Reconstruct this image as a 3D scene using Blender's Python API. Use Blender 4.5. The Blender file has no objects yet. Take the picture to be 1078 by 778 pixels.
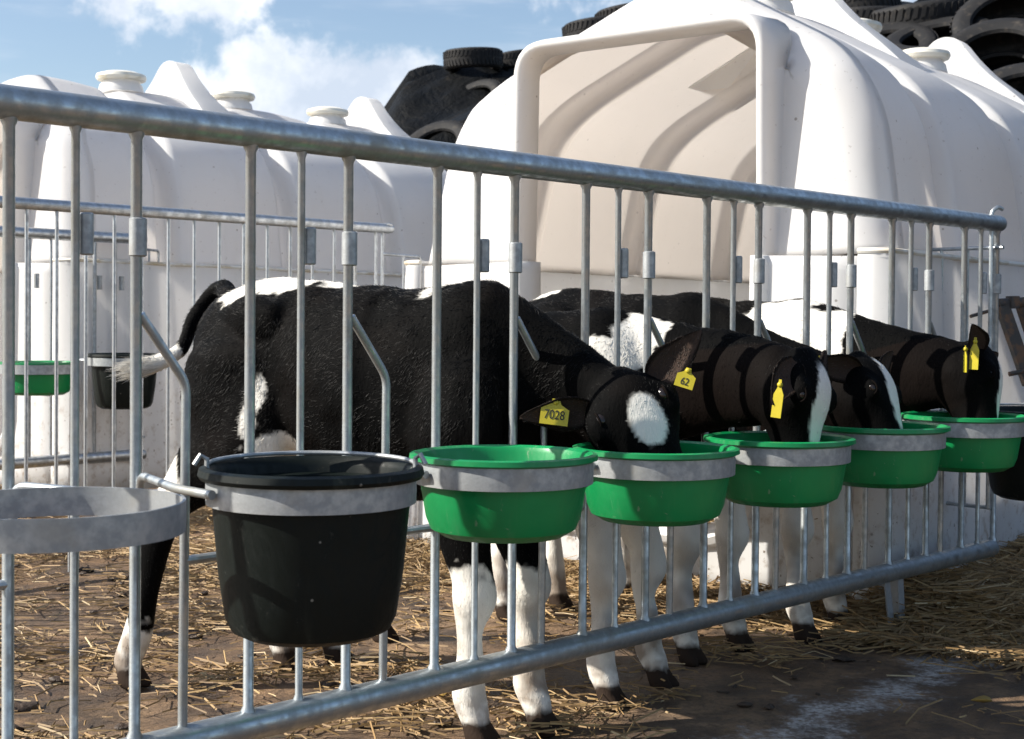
import bpy, bmesh, math, random
import numpy as np
from mathutils import Vector, Matrix, noise as mnoise
rnd = random.Random(7); npr = np.random.RandomState(11)
R = math.radians
sc = bpy.context.scene
COL = sc.collection
# ------------------------------------------------------------------ camera
EYE = Vector((0, 0, .865))
PITCH, ROLL = R(.955), .008
camd = bpy.data.cameras.new('camera'); cam = bpy.data.objects.new('camera', camd); COL.objects.link(cam)
camd.sensor_width = 36; camd.lens = 1500/1078*36; camd.shift_y = -25/1078; camd.clip_end = 3000; camd.clip_start = .05
CM = Matrix.Rotation(math.pi/2-PITCH, 4, 'X') @ Matrix.Rotation(ROLL, 4, 'Z')
cam.matrix_world = Matrix.Translation(EYE) @ CM
sc.camera = cam
camd.dof.use_dof = True; camd.dof.focus_distance = 3.0; camd.dof.aperture_fstop = 11
def ray(px, py):
    v = CM.to_3x3() @ Vector(((px-539)/1500, (389-py-25)/1500, -1))
    return v/v.y
def P(px, py, Y):
    return EYE + ray(px, py)*Y
# ------------------------------------------------------------------ world + sun
SUN_EL, SUN_AZ = 37, 187      # azimuth measured ccw from +X
sd = Vector((math.cos(R(SUN_AZ))*math.cos(R(SUN_EL)), math.sin(R(SUN_AZ))*math.cos(R(SUN_EL)), math.sin(R(SUN_EL))))
w = bpy.data.worlds.new('World'); sc.world = w; w.use_nodes = True
nt = w.node_tree; N = nt.nodes; L = nt.links
for n in list(N): N.remove(n)
def nd(t, **k):
    n = N.new(t)
    for a, b in k.items(): setattr(n, a, b)
    return n
out = nd('ShaderNodeOutputWorld'); bg = nd('ShaderNodeBackground'); L.new(bg.outputs[0], out.inputs[0])
sky = nd('ShaderNodeTexSky', sky_type='NISHITA'); sky.sun_disc = False
sky.sun_elevation = R(SUN_EL); sky.sun_rotation = R(90-SUN_AZ)%(2*math.pi); sky.air_density = 1.0; sky.dust_density = 1.2; sky.ozone_density = 1.5
bg.inputs[1].default_value = .095
tc = nd('ShaderNodeTexCoord')
def wmath(op, a, b=None, clamp=False):
    m = nd('ShaderNodeMath', operation=op); m.use_clamp = clamp
    for i, v in enumerate((a, b)):
        if v is None: continue
        if isinstance(v, (int, float)): m.inputs[i].default_value = v
        else: L.new(v, m.inputs[i])
    return m.outputs[0]
def wnoise(scale, detail, rough=.55, stretch=(1, 1, 1)):
    mp = nd('ShaderNodeMapping'); mp.inputs['Scale'].default_value = stretch; L.new(tc.outputs['Generated'], mp.inputs[0])
    n = nd('ShaderNodeTexNoise'); n.inputs['Scale'].default_value = scale; n.inputs['Detail'].default_value = detail; n.inputs['Roughness'].default_value = rough
    L.new(mp.outputs[0], n.inputs['Vector']); return n.outputs['Fac']
n1 = wnoise(24, 8, .6); n2 = wnoise(6, 4)
# cumulus banks: soft blobs in sky directions, edges broken by noise
blobs = [((300, 78), .042), ((262, 84), .038), ((335, 100), .05), ((400, 100), .045), ((435, 95), .035), ((240, 115), .05), ((300, 130), .06), ((380, 125), .05),
         ((190, -6), .045), ((235, -8), .036), ((140, -25), .05), ((262, -20), .03), ((700, -140), .12), ((-200, 60), .12), ((1400, 20), .15), ((900, -20), .05)]
acc = None
for (px, py), r in blobs:
    d = ray(px, py).normalized()
    vd = nd('ShaderNodeVectorMath', operation='DISTANCE'); L.new(tc.outputs['Generated'], vd.inputs[0]); vd.inputs[1].default_value = d
    v = wmath('SUBTRACT', 1.0, wmath('DIVIDE', vd.outputs['Value'], r))
    acc = v if acc is None else wmath('MAXIMUM', acc, v)
m = wmath('ADD', acc, wmath('MULTIPLY', wmath('SUBTRACT', n1, .5), 1.9))
mask = nd('ShaderNodeMapRange'); mask.interpolation_type = 'SMOOTHSTEP'; L.new(m, mask.inputs[0]); mask.inputs[1].default_value = .16; mask.inputs[2].default_value = .62
gen = nd('ShaderNodeMapRange'); gen.interpolation_type = 'SMOOTHSTEP'; L.new(wnoise(2.6, 7, .6, (1, 1, 2.5)), gen.inputs[0]); gen.inputs[1].default_value = .52; gen.inputs[2].default_value = .85; gen.inputs[4].default_value = .35
streak = nd('ShaderNodeMapRange'); streak.interpolation_type = 'SMOOTHSTEP'; L.new(wnoise(5, 6, .6, (1, 1, 7)), streak.inputs[0]); streak.inputs[1].default_value = .5; streak.inputs[2].default_value = .75; streak.inputs[4].default_value = .28
veil = wmath('MAXIMUM', gen.outputs[0], streak.outputs[0])
cm = wmath('MAXIMUM', mask.outputs[0], veil, True)
shade = nd('ShaderNodeMapRange'); L.new(wnoise(14, 6, .6), shade.inputs[0]); shade.inputs[1].default_value = .35; shade.inputs[2].default_value = .65
ccol = nd('ShaderNodeMix', data_type='RGBA'); L.new(shade.outputs[0], ccol.inputs['Factor'])
ccol.inputs[6].default_value = (4.3, 4.9, 5.8, 1); ccol.inputs[7].default_value = (7.3, 7.5, 7.8, 1)
hz = nd('ShaderNodeMix', data_type='RGBA'); hz.inputs['Factor'].default_value = .04
L.new(sky.outputs[0], hz.inputs[6]); hz.inputs[7].default_value = (5.2, 6.3, 7.6, 1)
fin = nd('ShaderNodeMix', data_type='RGBA'); L.new(cm, fin.inputs['Factor']); L.new(hz.outputs[2], fin.inputs[6]); L.new(ccol.outputs[2], fin.inputs[7])
L.new(fin.outputs[2], bg.inputs[0])
sl = bpy.data.lights.new('sun', 'SUN'); sl.energy = 4.9; sl.angle = R(.53); sl.color = (1, .94, .84)
so = bpy.data.objects.new('sun', sl); COL.objects.link(so); so.rotation_euler = (-sd).to_track_quat('-Z', 'Y').to_euler()
sc.view_settings.view_transform = 'Standard'; sc.view_settings.look = 'None'; sc.view_settings.gamma = 1; sc.view_settings.exposure = .76
sc.cycles.max_bounces = 7; sc.cycles.transparent_max_bounces = 8
# ------------------------------------------------------------------ material helper
def new_mat(name):
    m = bpy.data.materials.new(name); m.use_nodes = True
    for n in list(m.node_tree.nodes): m.node_tree.nodes.remove(n)
    return m
class G:
    """tiny node graph helper"""
    def __init__(s, name):
        s.m = new_mat(name); s.t = s.m.node_tree
        s.out = s.n('ShaderNodeOutputMaterial')
    def n(s, t, **k):
        x = s.t.nodes.new(t)
        for a, b in k.items(): setattr(x, a, b)
        return x
    def put(s, sock, v):
        if isinstance(v, bpy.types.NodeSocket): s.t.links.new(v, sock)
        elif v is not None:
            if hasattr(sock.default_value, '__len__') and not hasattr(v, '__len__'): v = (v,)*len(sock.default_value)
            if hasattr(v, '__len__') and len(v) == 3 and len(sock.default_value) == 4: v = tuple(v)+(1,)
            sock.default_value = v
    def coord(s, kind='Object', scale=(1, 1, 1)):
        c = s.n('ShaderNodeTexCoord'); mp = s.n('ShaderNodeMapping'); s.t.links.new(c.outputs[kind], mp.inputs[0]); mp.inputs['Scale'].default_value = scale
        return mp.outputs[0]
    def noise(s, scale, detail=4, rough=.55, vec=None, dist=0):
        x = s.n('ShaderNodeTexNoise'); s.put(x.inputs['Scale'], scale); s.put(x.inputs['Detail'], detail); s.put(x.inputs['Roughness'], rough); s.put(x.inputs['Distortion'], dist)
        if vec is not None: s.put(x.inputs['Vector'], vec)
        return x.outputs['Fac']
    def rng(s, v, a, b, c=0., d=1., smooth=True):
        x = s.n('ShaderNodeMapRange'); x.interpolation_type = 'SMOOTHSTEP' if smooth else 'LINEAR'
        s.put(x.inputs[0], v)
        for i, q in enumerate((a, b, c, d)): x.inputs[i+1].default_value = q
        return x.outputs[0]
    def mix(s, f, a, b):
        x = s.n('ShaderNodeMix', data_type='RGBA'); s.put(x.inputs['Factor'], f); s.put(x.inputs[6], a); s.put(x.inputs[7], b); return x.outputs[2]
    def math(s, op, a, b=0):
        x = s.n('ShaderNodeMath', operation=op); s.put(x.inputs[0], a); s.put(x.inputs[1], b); return x.outputs[0]
    def bump(s, h, strength=.3, dist=.01, nrm=None):
        x = s.n('ShaderNodeBump'); s.put(x.inputs['Height'], h); x.inputs['Strength'].default_value = strength; x.inputs['Distance'].default_value = dist
        if nrm is not None: s.put(x.inputs['Normal'], nrm)
        return x.outputs[0]
    def bsdf(s, color, rough=.5, metal=0., bump=None, spec=None, **kw):
        b = s.n('ShaderNodeBsdfPrincipled'); s.put(b.inputs['Base Color'], color); s.put(b.inputs['Roughness'], rough); s.put(b.inputs['Metallic'], metal)
        if spec is not None: s.put(b.inputs['Specular IOR Level'], spec)
        if bump is not None: s.put(b.inputs['Normal'], bump)
        for k, v in kw.items(): s.put(b.inputs[k.replace('_', ' ')], v)
        s.t.links.new(b.outputs[0], s.out.inputs[0]); return b
M = {}
# galvanised steel
def galv(name, base, dirt, sc1=1.0, rlo=.3, rhi=.55, metal=.85):
    g = G(name); co = g.coord('Object')
    n1 = g.noise(38*sc1, 4, .6, co); n2 = g.noise(9*sc1, 5, .6, co); n3 = g.noise(150, 2, .5, co)
    c = g.mix(g.rng(n1, .35, .7), [x*.72 for x in base], base)
    c = g.mix(g.math('MULTIPLY', g.rng(n2, .52, .72), .75), c, dirt)
    g.bsdf(c, g.rng(n1, .3, .7, rhi, rlo), g.rng(n2, .5, .75, metal, .35), g.bump(n3, .12, .002))
    return g.m
M['galv'] = galv('galvanised steel', (.54, .58, .60), (.26, .25, .21))
M['galv_band'] = galv('dull galvanised band', (.47, .49, .50), (.36, .35, .32), 1.4, .42, .62, .6)
M['galv_far'] = galv('weathered galvanised steel', (.56, .59, .62), (.34, .33, .3), 1)
g = G('grey zinc plate'); co = g.coord(); g.bsdf(g.mix(g.noise(60, 3, .6, co), (.3, .32, .34), (.5, .52, .54)), .5, .5); M['plate'] = g.m
g = G('rusty dark steel'); co = g.coord(); n = g.noise(30, 5, .6, co)
g.bsdf(g.mix(g.rng(n, .45, .65), (.075, .07, .065), (.17, .10, .06)), .7, .3, g.bump(n, .3, .003)); M['rust'] = g.m
# white hutch plastic with splashes; thin so it lets some warm light through
def hutch_mat(name, splash, base=(.84, .84, .84), tcol=(.95, .94, .93), tmix=.36):
    g = G(name); co = g.coord('Object')
    sep = g.n('ShaderNodeSeparateXYZ'); g.put(sep.inputs[0], co)
    low = g.rng(sep.outputs['Z'], .9, .0)
    big = g.noise(2.2, 5, .6, co); fine = g.noise(26, 5, .65, co); sp = g.noise(55, 2, .5, co)
    streak = g.noise(9, 4, .6, g.coord('Object', (1, 1, .12)))
    c = g.mix(g.math('MULTIPLY', g.rng(streak, .5, .8), .16), base, (.52, .48, .40))
    c = g.mix(g.math('MULTIPLY', g.rng(big, .45, .75), .10), c, (.55, .5, .42))
    f = g.math('MULTIPLY', g.rng(fine, .58-.08*splash, .72), g.math('MULTIPLY', low, .85*splash))
    c = g.mix(f, c, (.30, .21, .13))
    spk = g.math('MULTIPLY', g.rng(sp, .70, .73), g.math('ADD', g.math('MULTIPLY', low, .9*splash), .35))
    c = g.mix(spk, c, (.12, .07, .04))
    vz = g.n('ShaderNodeTexVoronoi'); vz.inputs['Scale'].default_value = 9; g.put(vz.inputs['Vector'], co)
    fly = g.rng(vz.outputs['Distance'], .055, .035); c = g.mix(g.math('MULTIPLY', fly, .85), c, (.1, .07, .05))
    b = g.n('ShaderNodeBsdfPrincipled'); g.put(b.inputs['Base Color'], c); g.put(b.inputs['Roughness'], g.rng(fine, .3, .7, .36, .5))
    g.put(b.inputs['Normal'], g.bump(g.noise(7, 3, .5, co), .09, .02))
    tr = g.n('ShaderNodeBsdfTranslucent'); g.put(tr.inputs[0], tcol)
    mx = g.n('ShaderNodeMixShader'); mx.inputs[0].default_value = tmix
    g.t.links.new(b.outputs[0], mx.inputs[1]); g.t.links.new(tr.outputs[0], mx.inputs[2]); g.t.links.new(mx.outputs[0], g.out.inputs[0])
    return g.m
M['hutch'] = hutch_mat('white polyethylene upper shell', .15)
M['hutch_ear'] = hutch_mat('white polyethylene lifting ear', .1, tmix=.6)
M['hutch_in'] = hutch_mat('stained inner face of the shell', .3, (.84, .77, .70), (.97, .91, .85), .68)
M['hutch_base'] = hutch_mat('splashed white polyethylene base', 1.0)
g = G('cream vent plastic'); co = g.coord(); g.bsdf(g.mix(g.rng(g.noise(12, 4, .6, co), .45, .7), (.78, .75, .66), (.62, .56, .42)), .5); M['cream'] = g.m
def plastic(name, a, b, rough, spec=.5, spk=.2):
    g = G(name); co = g.coord('Object')
    c = g.mix(g.rng(g.noise(5, 4, .6, co), .35, .7), a, b)
    sc_ = g.noise(30, 5, .7, g.coord('Object', (1, 1, .5)), 1.5)
    c = g.mix(g.math('MULTIPLY', g.rng(sc_, .62, .72), spk), c, (.45, .42, .34))
    drip = g.noise(16, 4, .6, g.coord('Object', (1, 1, .07))); c = g.mix(g.math('MULTIPLY', g.rng(drip, .56, .74), spk*.7), c, (.30, .34, .26))
    vz = g.n('ShaderNodeTexVoronoi'); vz.inputs['Scale'].default_value = 26; g.put(vz.inputs['Vector'], co)
    c = g.mix(g.math('MULTIPLY', g.rng(vz.outputs['Distance'], .07, .04), .5), c, (.4, .38, .33))
    g.bsdf(c, g.rng(sc_, .4, .7, rough, rough+.2), 0, g.bump(g.noise(90, 3, .5, co), .06, .002), spec); return g.m
M['green'] = plastic('green feeding bowl plastic', (.0, .20, .055), (.003, .27, .075), .34, .5, .4)
M['black'] = plastic('black bucket plastic', (.003, .006, .005), (.006, .009, .008), .46, .22, .10)
g = G('tyre rubber'); co = g.coord(); n = g.noise(25, 5, .6, co)
g.bsdf(g.mix(g.rng(n, .5, .8), (.011, .011, .012), (.05, .043, .036)), .72, 0, g.bump(n, .3, .004), .3); M['rubber'] = g.m
g = G('black silage sheet'); co = g.coord(); n = g.noise(3, 6, .65, g.coord('Object', (1, 1, .4)), .3)
g.bsdf(g.mix(g.rng(g.noise(6, 6, .7, co), .55, .8), (.004, .0045, .005), (.028, .024, .02)), g.rng(n, .3, .7, .48, .7), 0, g.bump(n, .8, .10), .07); M['sheet'] = g.m
g = G('yellow tag plastic'); g.bsdf(g.mix(g.noise(60, 3, .6, g.coord()), (.44, .36, .02), (.60, .49, .03)), .4); M['tag'] = g.m
g = G('black tag print'); g.bsdf(g.mix(g.noise(90), (.01, .01, .01), (.03, .03, .03)), .6); M['print'] = g.m
g = G('calf eye'); g.bsdf(g.mix(g.noise(40), (.008, .006, .006), (.02, .013, .01)), .16); M['eye'] = g.m
# calf skin (colour attribute = the coat pattern)
g = G('calf skin'); at = g.n('ShaderNodeAttribute', attribute_name='coat'); nz = g.noise(160, 4, .6, g.coord('Object', (1, 1, .35)))
g.bsdf(at.outputs['Color'], .75, 0, g.bump(nz, .4, .004), .05); M['skin'] = g.m
g = G('calf hair'); at = g.n('ShaderNodeAttribute', attribute_name='coat')
g.bsdf(at.outputs['Color'], .38, 0, None, .2); M['hair'] = g.m
# straw
def straw_mat(name):
    g = G(name); at = g.n('ShaderNodeAttribute', attribute_name='tint')
    n = g.noise(40, 3, .6, g.coord())
    c = g.mix(n, at.outputs['Color'], (.30, .19, .08)); b = g.bsdf(c, .6, 0, None, .3)
    return g.m
M['straw'] = straw_mat('straw')
# ground
g = G('damp dirty concrete yard'); co = g.coord('Object')
big = g.noise(.9, 6, .6, co); mid = g.noise(5, 6, .65, co, .5); fine = g.noise(60, 6, .7, co); grit = g.noise(280, 3, .6, co)
c = g.mix(g.rng(mid, .35, .68), (.068, .042, .026), (.26, .160, .088))
c = g.mix(g.rng(big, .45, .7), c, g.mix(g.rng(mid, .4, .6), (.10, .066, .042), (.35, .235, .14)))
c = g.mix(g.math('MULTIPLY', g.rng(fine, .45, .68), .6), c, (.05, .036, .025))
c = g.mix(g.math('MULTIPLY', g.rng(grit, .62, .75), .5), c, (.34, .28, .21))
fib = g.noise(150, 5, .7, g.coord('Object', (.22, 1, 1)), 2.2); fm_ = g.math('MULTIPLY', g.rng(fib, .52, .62), g.rng(g.noise(2.2, 5, .6, co), .42, .60))
c = g.mix(g.math('MULTIPLY', fm_, .75), c, (.24, .155, .07))
dk = g.math('MULTIPLY', g.rng(g.noise(3.1, 6, .7, g.coord('Object', (.5, 1, 1)), .6), .52, .66), .72); c = g.mix(dk, c, (.035, .023, .015))
# pale lime wash patch in front of the right end of the fence
sep = g.n('ShaderNodeSeparateXYZ'); g.put(sep.inputs[0], co)
lx = g.math('SUBTRACT', sep.outputs['X'], g.math('MULTIPLY', sep.outputs['Y'], .9))
pn = g.noise(3.4, 9, .78, co, .15)
band = g.math('SUBTRACT', 1.0, g.math('MULTIPLY', g.math('ABSOLUTE', g.math('ADD', lx, 2.13)), 4.4))
band2 = g.math('MINIMUM', band, g.math('MULTIPLY', g.math('SUBTRACT', sep.outputs['X'], .25), 3.0))
lime = g.math('MULTIPLY', g.rng(g.math('ADD', g.math('MULTIPLY', band2, .8), g.math('MULTIPLY', g.math('SUBTRACT', pn, .5), 3.2)), .30, .85), g.rng(fine, .36, .56, .25, 1.))
c = g.mix(g.math('MULTIPLY', lime, .95), c, g.mix(g.rng(fine, .3, .7), (.38, .36, .34), (.66, .63, .60)))
h = g.math('ADD', g.math('ADD', g.math('MULTIPLY', fm_, .35), g.math('MULTIPLY', mid, .9)), g.math('ADD', g.math('MULTIPLY', fine, .35), g.math('MULTIPLY', grit, .08)))
g.bsdf(c, g.rng(mid, .35, .7, .55, .9), 0, g.bump(h, .7, .035), .4); M['ground'] = g.m
g = G('leaf green'); g.bsdf(g.mix(g.noise(3, 3, .5, g.coord()), (.06, .10, .02), (.16, .17, .03)), .6); M['leaf'] = g.m
g = G('brown twig'); g.bsdf(g.mix(g.noise(30), (.06, .04, .025), (.12, .09, .06)), .8); M['twig'] = g.m
g = G('fallen leaf'); g.bsdf(g.mix(g.noise(30, 3, .5, g.coord()), (.30, .16, .04), (.42, .30, .07)), .6); M['fleaf'] = g.m
# ------------------------------------------------------------------ object helpers
def tag(o, label=None, cat=None, group=None, kind=None):
    for k, v in (('label', label), ('category', cat), ('group', group), ('kind', kind)):
        if v: o[k] = v
    return o
def empty(name, loc, rz=0):
    o = bpy.data.objects.new(name, None); COL.objects.link(o); o.location = loc; o.rotation_euler = (0, 0, rz); o.empty_display_size = .1
    return o
def mk(name, verts, faces, mat, parent=None, smooth=True, world=True, cols=None, autos=None):
    """verts in world coordinates (world=True) or in the parent's own frame"""
    me = bpy.data.meshes.new(name); o = bpy.data.objects.new(name, me); COL.objects.link(o)
    verts = [Vector(v) for v in verts]
    if parent is not None:
        o.parent = parent
        if world:
            chain = parent; mats = []
            while chain is not None: mats.append(chain.matrix_basis.copy()); chain = chain.parent
            W = Matrix.Identity(4)
            for q in reversed(mats): W = W @ q
            inv = W.inverted(); verts = [inv @ v for v in verts]
    me.from_pydata([tuple(v) for v in verts], [], faces); me.update()
    if mat is not None: me.materials.append(mat)
    if smooth:
        if autos: 
            for p in me.polygons: p.use_smooth = True
            try: me.set_sharp_from_angle(angle=R(autos))
            except Exception: pass
        else:
            for p in me.polygons: p.use_smooth = True
    return o
class MB:
    def __init__(s): s.v = []; s.f = []
    def add(s, v, f):
        b = len(s.v); s.v += [Vector(q) for q in v]; s.f += [tuple(i+b for i in q) for q in f]; return s
    def box(s, c, ax, ay, az, bev=0):
        """centre and three half-axis vectors"""
        c, ax, ay, az = map(Vector, (c, ax, ay, az)); bm = bmesh.new(); bmesh.ops.create_cube(bm, size=2)
        if bev:
            pass
        for v in bm.verts: v.co = c+ax*v.co.x+ay*v.co.y+az*v.co.z
        if bev: bmesh.ops.bevel(bm, geom=list(bm.edges), offset=bev, segments=2, affect='EDGES', profile=.7)
        bm.verts.index_update(); s.add([v.co.copy() for v in bm.verts], [[v.index for v in f.verts] for f in bm.faces]); bm.free(); return s
    def tube(s, pts, r, n=12, closed=False, caps=True):
        pts = [Vector(p) for p in pts]; k = len(pts); rs = r if hasattr(r, '__len__') else [r]*k
        rings = []; prev = None
        for i, p in enumerate(pts):
            if closed: t = pts[(i+1) % k]-pts[i-1]
            else: t = pts[min(i+1, k-1)]-pts[max(i-1, 0)]
            t.normalize()
            if prev is None:
                a = Vector((0, 0, 1)) if abs(t.z) < .9 else Vector((1, 0, 0)); u = t.cross(a).normalized()
            else:
                u = (prev-t*prev.dot(t)).normalized()
            prev = u; v = t.cross(u)
            rings.append([p+(u*math.cos(q)+v*math.sin(q))*rs[i] for q in [2*math.pi*j/n for j in range(n)]])
        vs = [x for rg in rings for x in rg]; fs = []
        m = k if closed else k-1
        for i in range(m):
            for j in range(n):
                a = i*n+j; b = i*n+(j+1) % n; c = ((i+1) % k)*n+(j+1) % n; d = ((i+1) % k)*n+j; fs.append((a, b, c, d))
        if caps and not closed: fs.append(tuple(range(n-1, -1, -1))); fs.append(tuple((k-1)*n+j for j in range(n)))
        return s.add(vs, fs)
    def lathe(s, prof, c, n=64, closed=False):
        """prof = [(r, z)] revolved about a vertical axis through c"""
        c = Vector(c); k = len(prof); vs = []; fs = []
        for r, z in prof:
            for j in range(n):
                q = 2*math.pi*j/n; vs.append(c+Vector((r*math.cos(q), r*math.sin(q), z)))
        for i in range(k if closed else k-1):
            for j in range(n):
                a = i*n+j; b = i*n+(j+1) % n; i2 = (i+1) % k; fs.append((a, b, i2*n+(j+1) % n, i2*n+j))
        return s.add(vs, fs)
    def build(s, name, mat, parent=None, smooth=True, autos=35): return mk(name, s.v, s.f, mat, parent, smooth, True, None, autos)
def fillet(pts, r, seg=5):
    pts = [Vector(p) for p in pts]; o = [pts[0]]
    for a, b, c in zip(pts, pts[1:], pts[2:]):
        u = (a-b); v = (c-b); rr = min(r, u.length*.45, v.length*.45); p = b+u.normalized()*rr; q = b+v.normalized()*rr
        for i in range(seg+1):
            t = i/seg; o.append(p*(1-t)**2+b*2*t*(1-t)+q*t*t)
    o.append(pts[-1]); return o
def fbm(p, s=1., o=3): return mnoise.fractal(Vector(p)*s, 1., 2., o)
# ------------------------------------------------------------------ ground
gv = []; gf = []
xs = np.concatenate([np.array([-400, -120, -40, -15]), np.linspace(-6, 7, 131), np.array([15, 40, 120, 400])])
ys = np.concatenate([np.array([-60, -10, -2]), np.linspace(0, 9, 91), np.array([12, 20, 45, 120, 900])])
for y in ys:
    for x in xs:
        z = 0
        if -6 < x < 7 and 0 < y < 9: z = .010*fbm((x, y, 0), 2.2)-.004
        gv.append((x, y, z))
nx = len(xs)
for j in range(len(ys)-1):
    for i in range(nx-1): gf.append((j*nx+i, j*nx+i+1, (j+1)*nx+i+1, (j+1)*nx+i))
tag(mk('ground', gv, gf, M['ground']), kind='structure')
# ------------------------------------------------------------------ fences
FD = Vector((.695, .719, 0)).normalized(); FN = Vector((FD.y, -FD.x, 0))      # along the fence; towards the aisle
O1 = Vector((-.591, 2.239, 0)); PER = .4276
def fp(O, u, d, z): return O+FD*u+FN*d+Vector((0, 0, z))
OFF_MID, OFF_LAST, OFF_FIRST = -.182/.744*PER, 0, .378/.744*PER
def feed_fence(name, label, O, k0, k1, u_left, u_right, zb, zt, mat, group=None, rings=(), cat='fence', firstbars=True):
    root = empty(name, fp(O, u_right, 0, 0)); tag(root, label, cat, group)
    def cap_tube(a, b, r):
        a = Vector(a); b = Vector(b); d = (b-a).normalized()
        return MB().tube([a, a+d*.004, b-d*.022, b-d*.008, b-d*.001, b], [r*.8, r, r, r*.92, r*.66, r*.3], 28)
    cap_tube(fp(O, u_left, 0, zt), fp(O, u_right, 0, zt), .0255).build('top_rail', mat, root)
    cap_tube(fp(O, u_left, 0, zb), fp(O, u_right-.025, 0, zb), .0265).build('bottom_rail', mat, root)
    for k in range(k0, k1+1):
        u = k*PER
        for uu, rr in ((u, .0089), (u+OFF_MID, .0066), (u-.367/.744*PER, .0089)):
            MB().tube([fp(O, uu, 0, z) for z in (zb+.015, zb+.027, zb+.034, zt-.034, zt-.027, zt-.015)], [rr*1.55, rr*1.4, rr, rr, rr*1.4, rr*1.55], 14).build('bar', mat, root)
        if k < k1 or name == 'x':
            MB().tube(fillet([fp(O, u+.008, 0, .872), fp(O, u+.092, 0, .762), fp(O, u+.088, 0, zb+.02)], .02), .0078, 12).build('neck_bar', mat, root)
            MB().tube([fp(O, u+.09, 0, .474), fp(O, u+.217, 0, .474)], .0078, 10).build('cross_bar', mat, root)
        # sleeves that carry the locking flap
        MB().lathe([(.0, .032), (.0085, .032), (.0108, .029), (.0108, -.031), (.0085, -.033), (.0, -.033)], fp(O, u+OFF_MID+.019, 0, .995), 16).build('sleeve', M['galv_band'], root)
        MB().lathe([(.0, .032), (.011, .032), (.0140, .030), (.0140, -.027), (.011, -.029), (.0, -.029)], fp(O, u+OFF_LAST+.003, 0, .992), 16).build('sleeve', M['galv_band'], root)
    return root
UE = 3.022
fence = feed_fence('feed_fence', 'long galvanised feed fence nearest the camera carrying the row of buckets', O1, -3, 7, -1.55, UE, .18, 1.18, M['galv'])
# feet of the near fence
def foot(root, O, u, zb):
    f = MB(); b = fp(O, u, 0, 0)
    f.box(fp(O, u+.022, .004, .09), FD*.015+Vector((0, 0, .0)), FN*.002, Vector((0, 0, .085))-FD*.009)
    f.box(fp(O, u-.03, -.004, .09), FD*.014, FN*.002, Vector((0, 0, .085))-FD*.02)
    f.box(fp(O, u+.02, -.02, .085), FD*.002, FN*.022, Vector((0, 0, .08))-FD*.009)
    f.build('foot', M['plate'], root, False)
foot(fence, O1, 2.40, .18); foot(fence, O1, -1.3, .18)
# bucket rings
def ring_pos(k, d=.285):
    u = (k+.508/2)*PER; return fp(O1, u, d, 0)
ring_z = .617
def ring(k, d, z, r, root):
    c = ring_pos(k, d); uc = (k+.254)*PER
    rr = MB(); rr.lathe([(r-.002, .019), (r+.002, .019), (r+.0025, 0), (r+.002, -.020), (r-.002, -.020), (r-.0015, 0)], c+Vector((0, 0, z)), 72, True)
    rr.build('bucket_ring', M['galv_band'], root)
    a = MB()
    for s_, ub in ((-1, k*PER), (1, k*PER+OFF_FIRST)):
        end = c+FD*(s_*(r+.009))-FN*.11+Vector((0, 0, z+.002))
        end2 = c+FD*(s_*(r+.009))-FN*.02+Vector((0, 0, z+.001))
        a.tube(fillet([fp(O1, ub, .014, z-.06), fp(O1, ub-.002, .016, z+.004), end, end2], .03), .0068, 12)
    a.build('ring_arm', M['galv'], root)
    return c
# buckets
def green_bowl(c, z, label, rot=0, s=1):
    o_r = .148*s
    FZ = .83
    prof = [(o_r-.004, .026), (o_r+.004, .030), (o_r+.012, .028), (o_r+.013, .020), (o_r+.008, .018), (o_r-.004, .012), (o_r-.007, -.03), (o_r-.016, -.095), (o_r-.024, -.118), (o_r-.045, -.133), (.06, -.136), (0, -.134)]
    inner = [(0, -.129), (.06, -.131), (o_r-.047, -.128), (o_r-.028, -.114), (o_r-.021, -.09), (o_r-.011, -.03), (o_r-.008, .018)]
    prof = [(a, b if b > 0 else b*FZ) for a, b in prof]; inner = [(a, b if b > 0 else b*FZ) for a, b in inner]
    t = tag(empty('feed_bowl', c+Vector((0, 0, z-.113))), label, 'feed bowl', 'green feed bowls in the fence rings')
    MB().lathe(prof[::-1][0:0]+prof+inner, c+Vector((0, 0, z)), 80, True).build('bowl', M['green'], t)
    # feed left in the bowl
    v = []; f = []; n = 40; rr = o_r-.030
    v.append(c+Vector((0, 0, z-.085)))
    for i in range(1, 9):
        for j in range(n):
            q = 2*math.pi*j/n; r_ = rr*i/8; p = c+Vector((r_*math.cos(q), r_*math.sin(q), z-.085+.010*fbm((c.x*9+r_*math.cos(q), r_*math.sin(q), 1), 12)-.02*(i/8)**2*0)); v.append(p)
    for j in range(n): f.append((0, 1+j, 1+(j+1) % n))
    for i in range(7):
        for j in range(n): a = 1+i*n+j; b = 1+i*n+(j+1) % n; f.append((a, b, b+n, a+n))
    mk('feed', v, f, M['feed'], t)
    return t
g = G('feed pellets'); vz = g.n('ShaderNodeTexVoronoi'); vz.inputs['Scale'].default_value = 120; g.put(vz.inputs['Vector'], g.coord())
g.bsdf(g.mix(vz.outputs['Distance'], (.24, .16, .08), (.06, .04, .02)), .8, 0, g.bump(vz.outputs['Distance'], 1, .004)); M['feed'] = g.m
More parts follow.
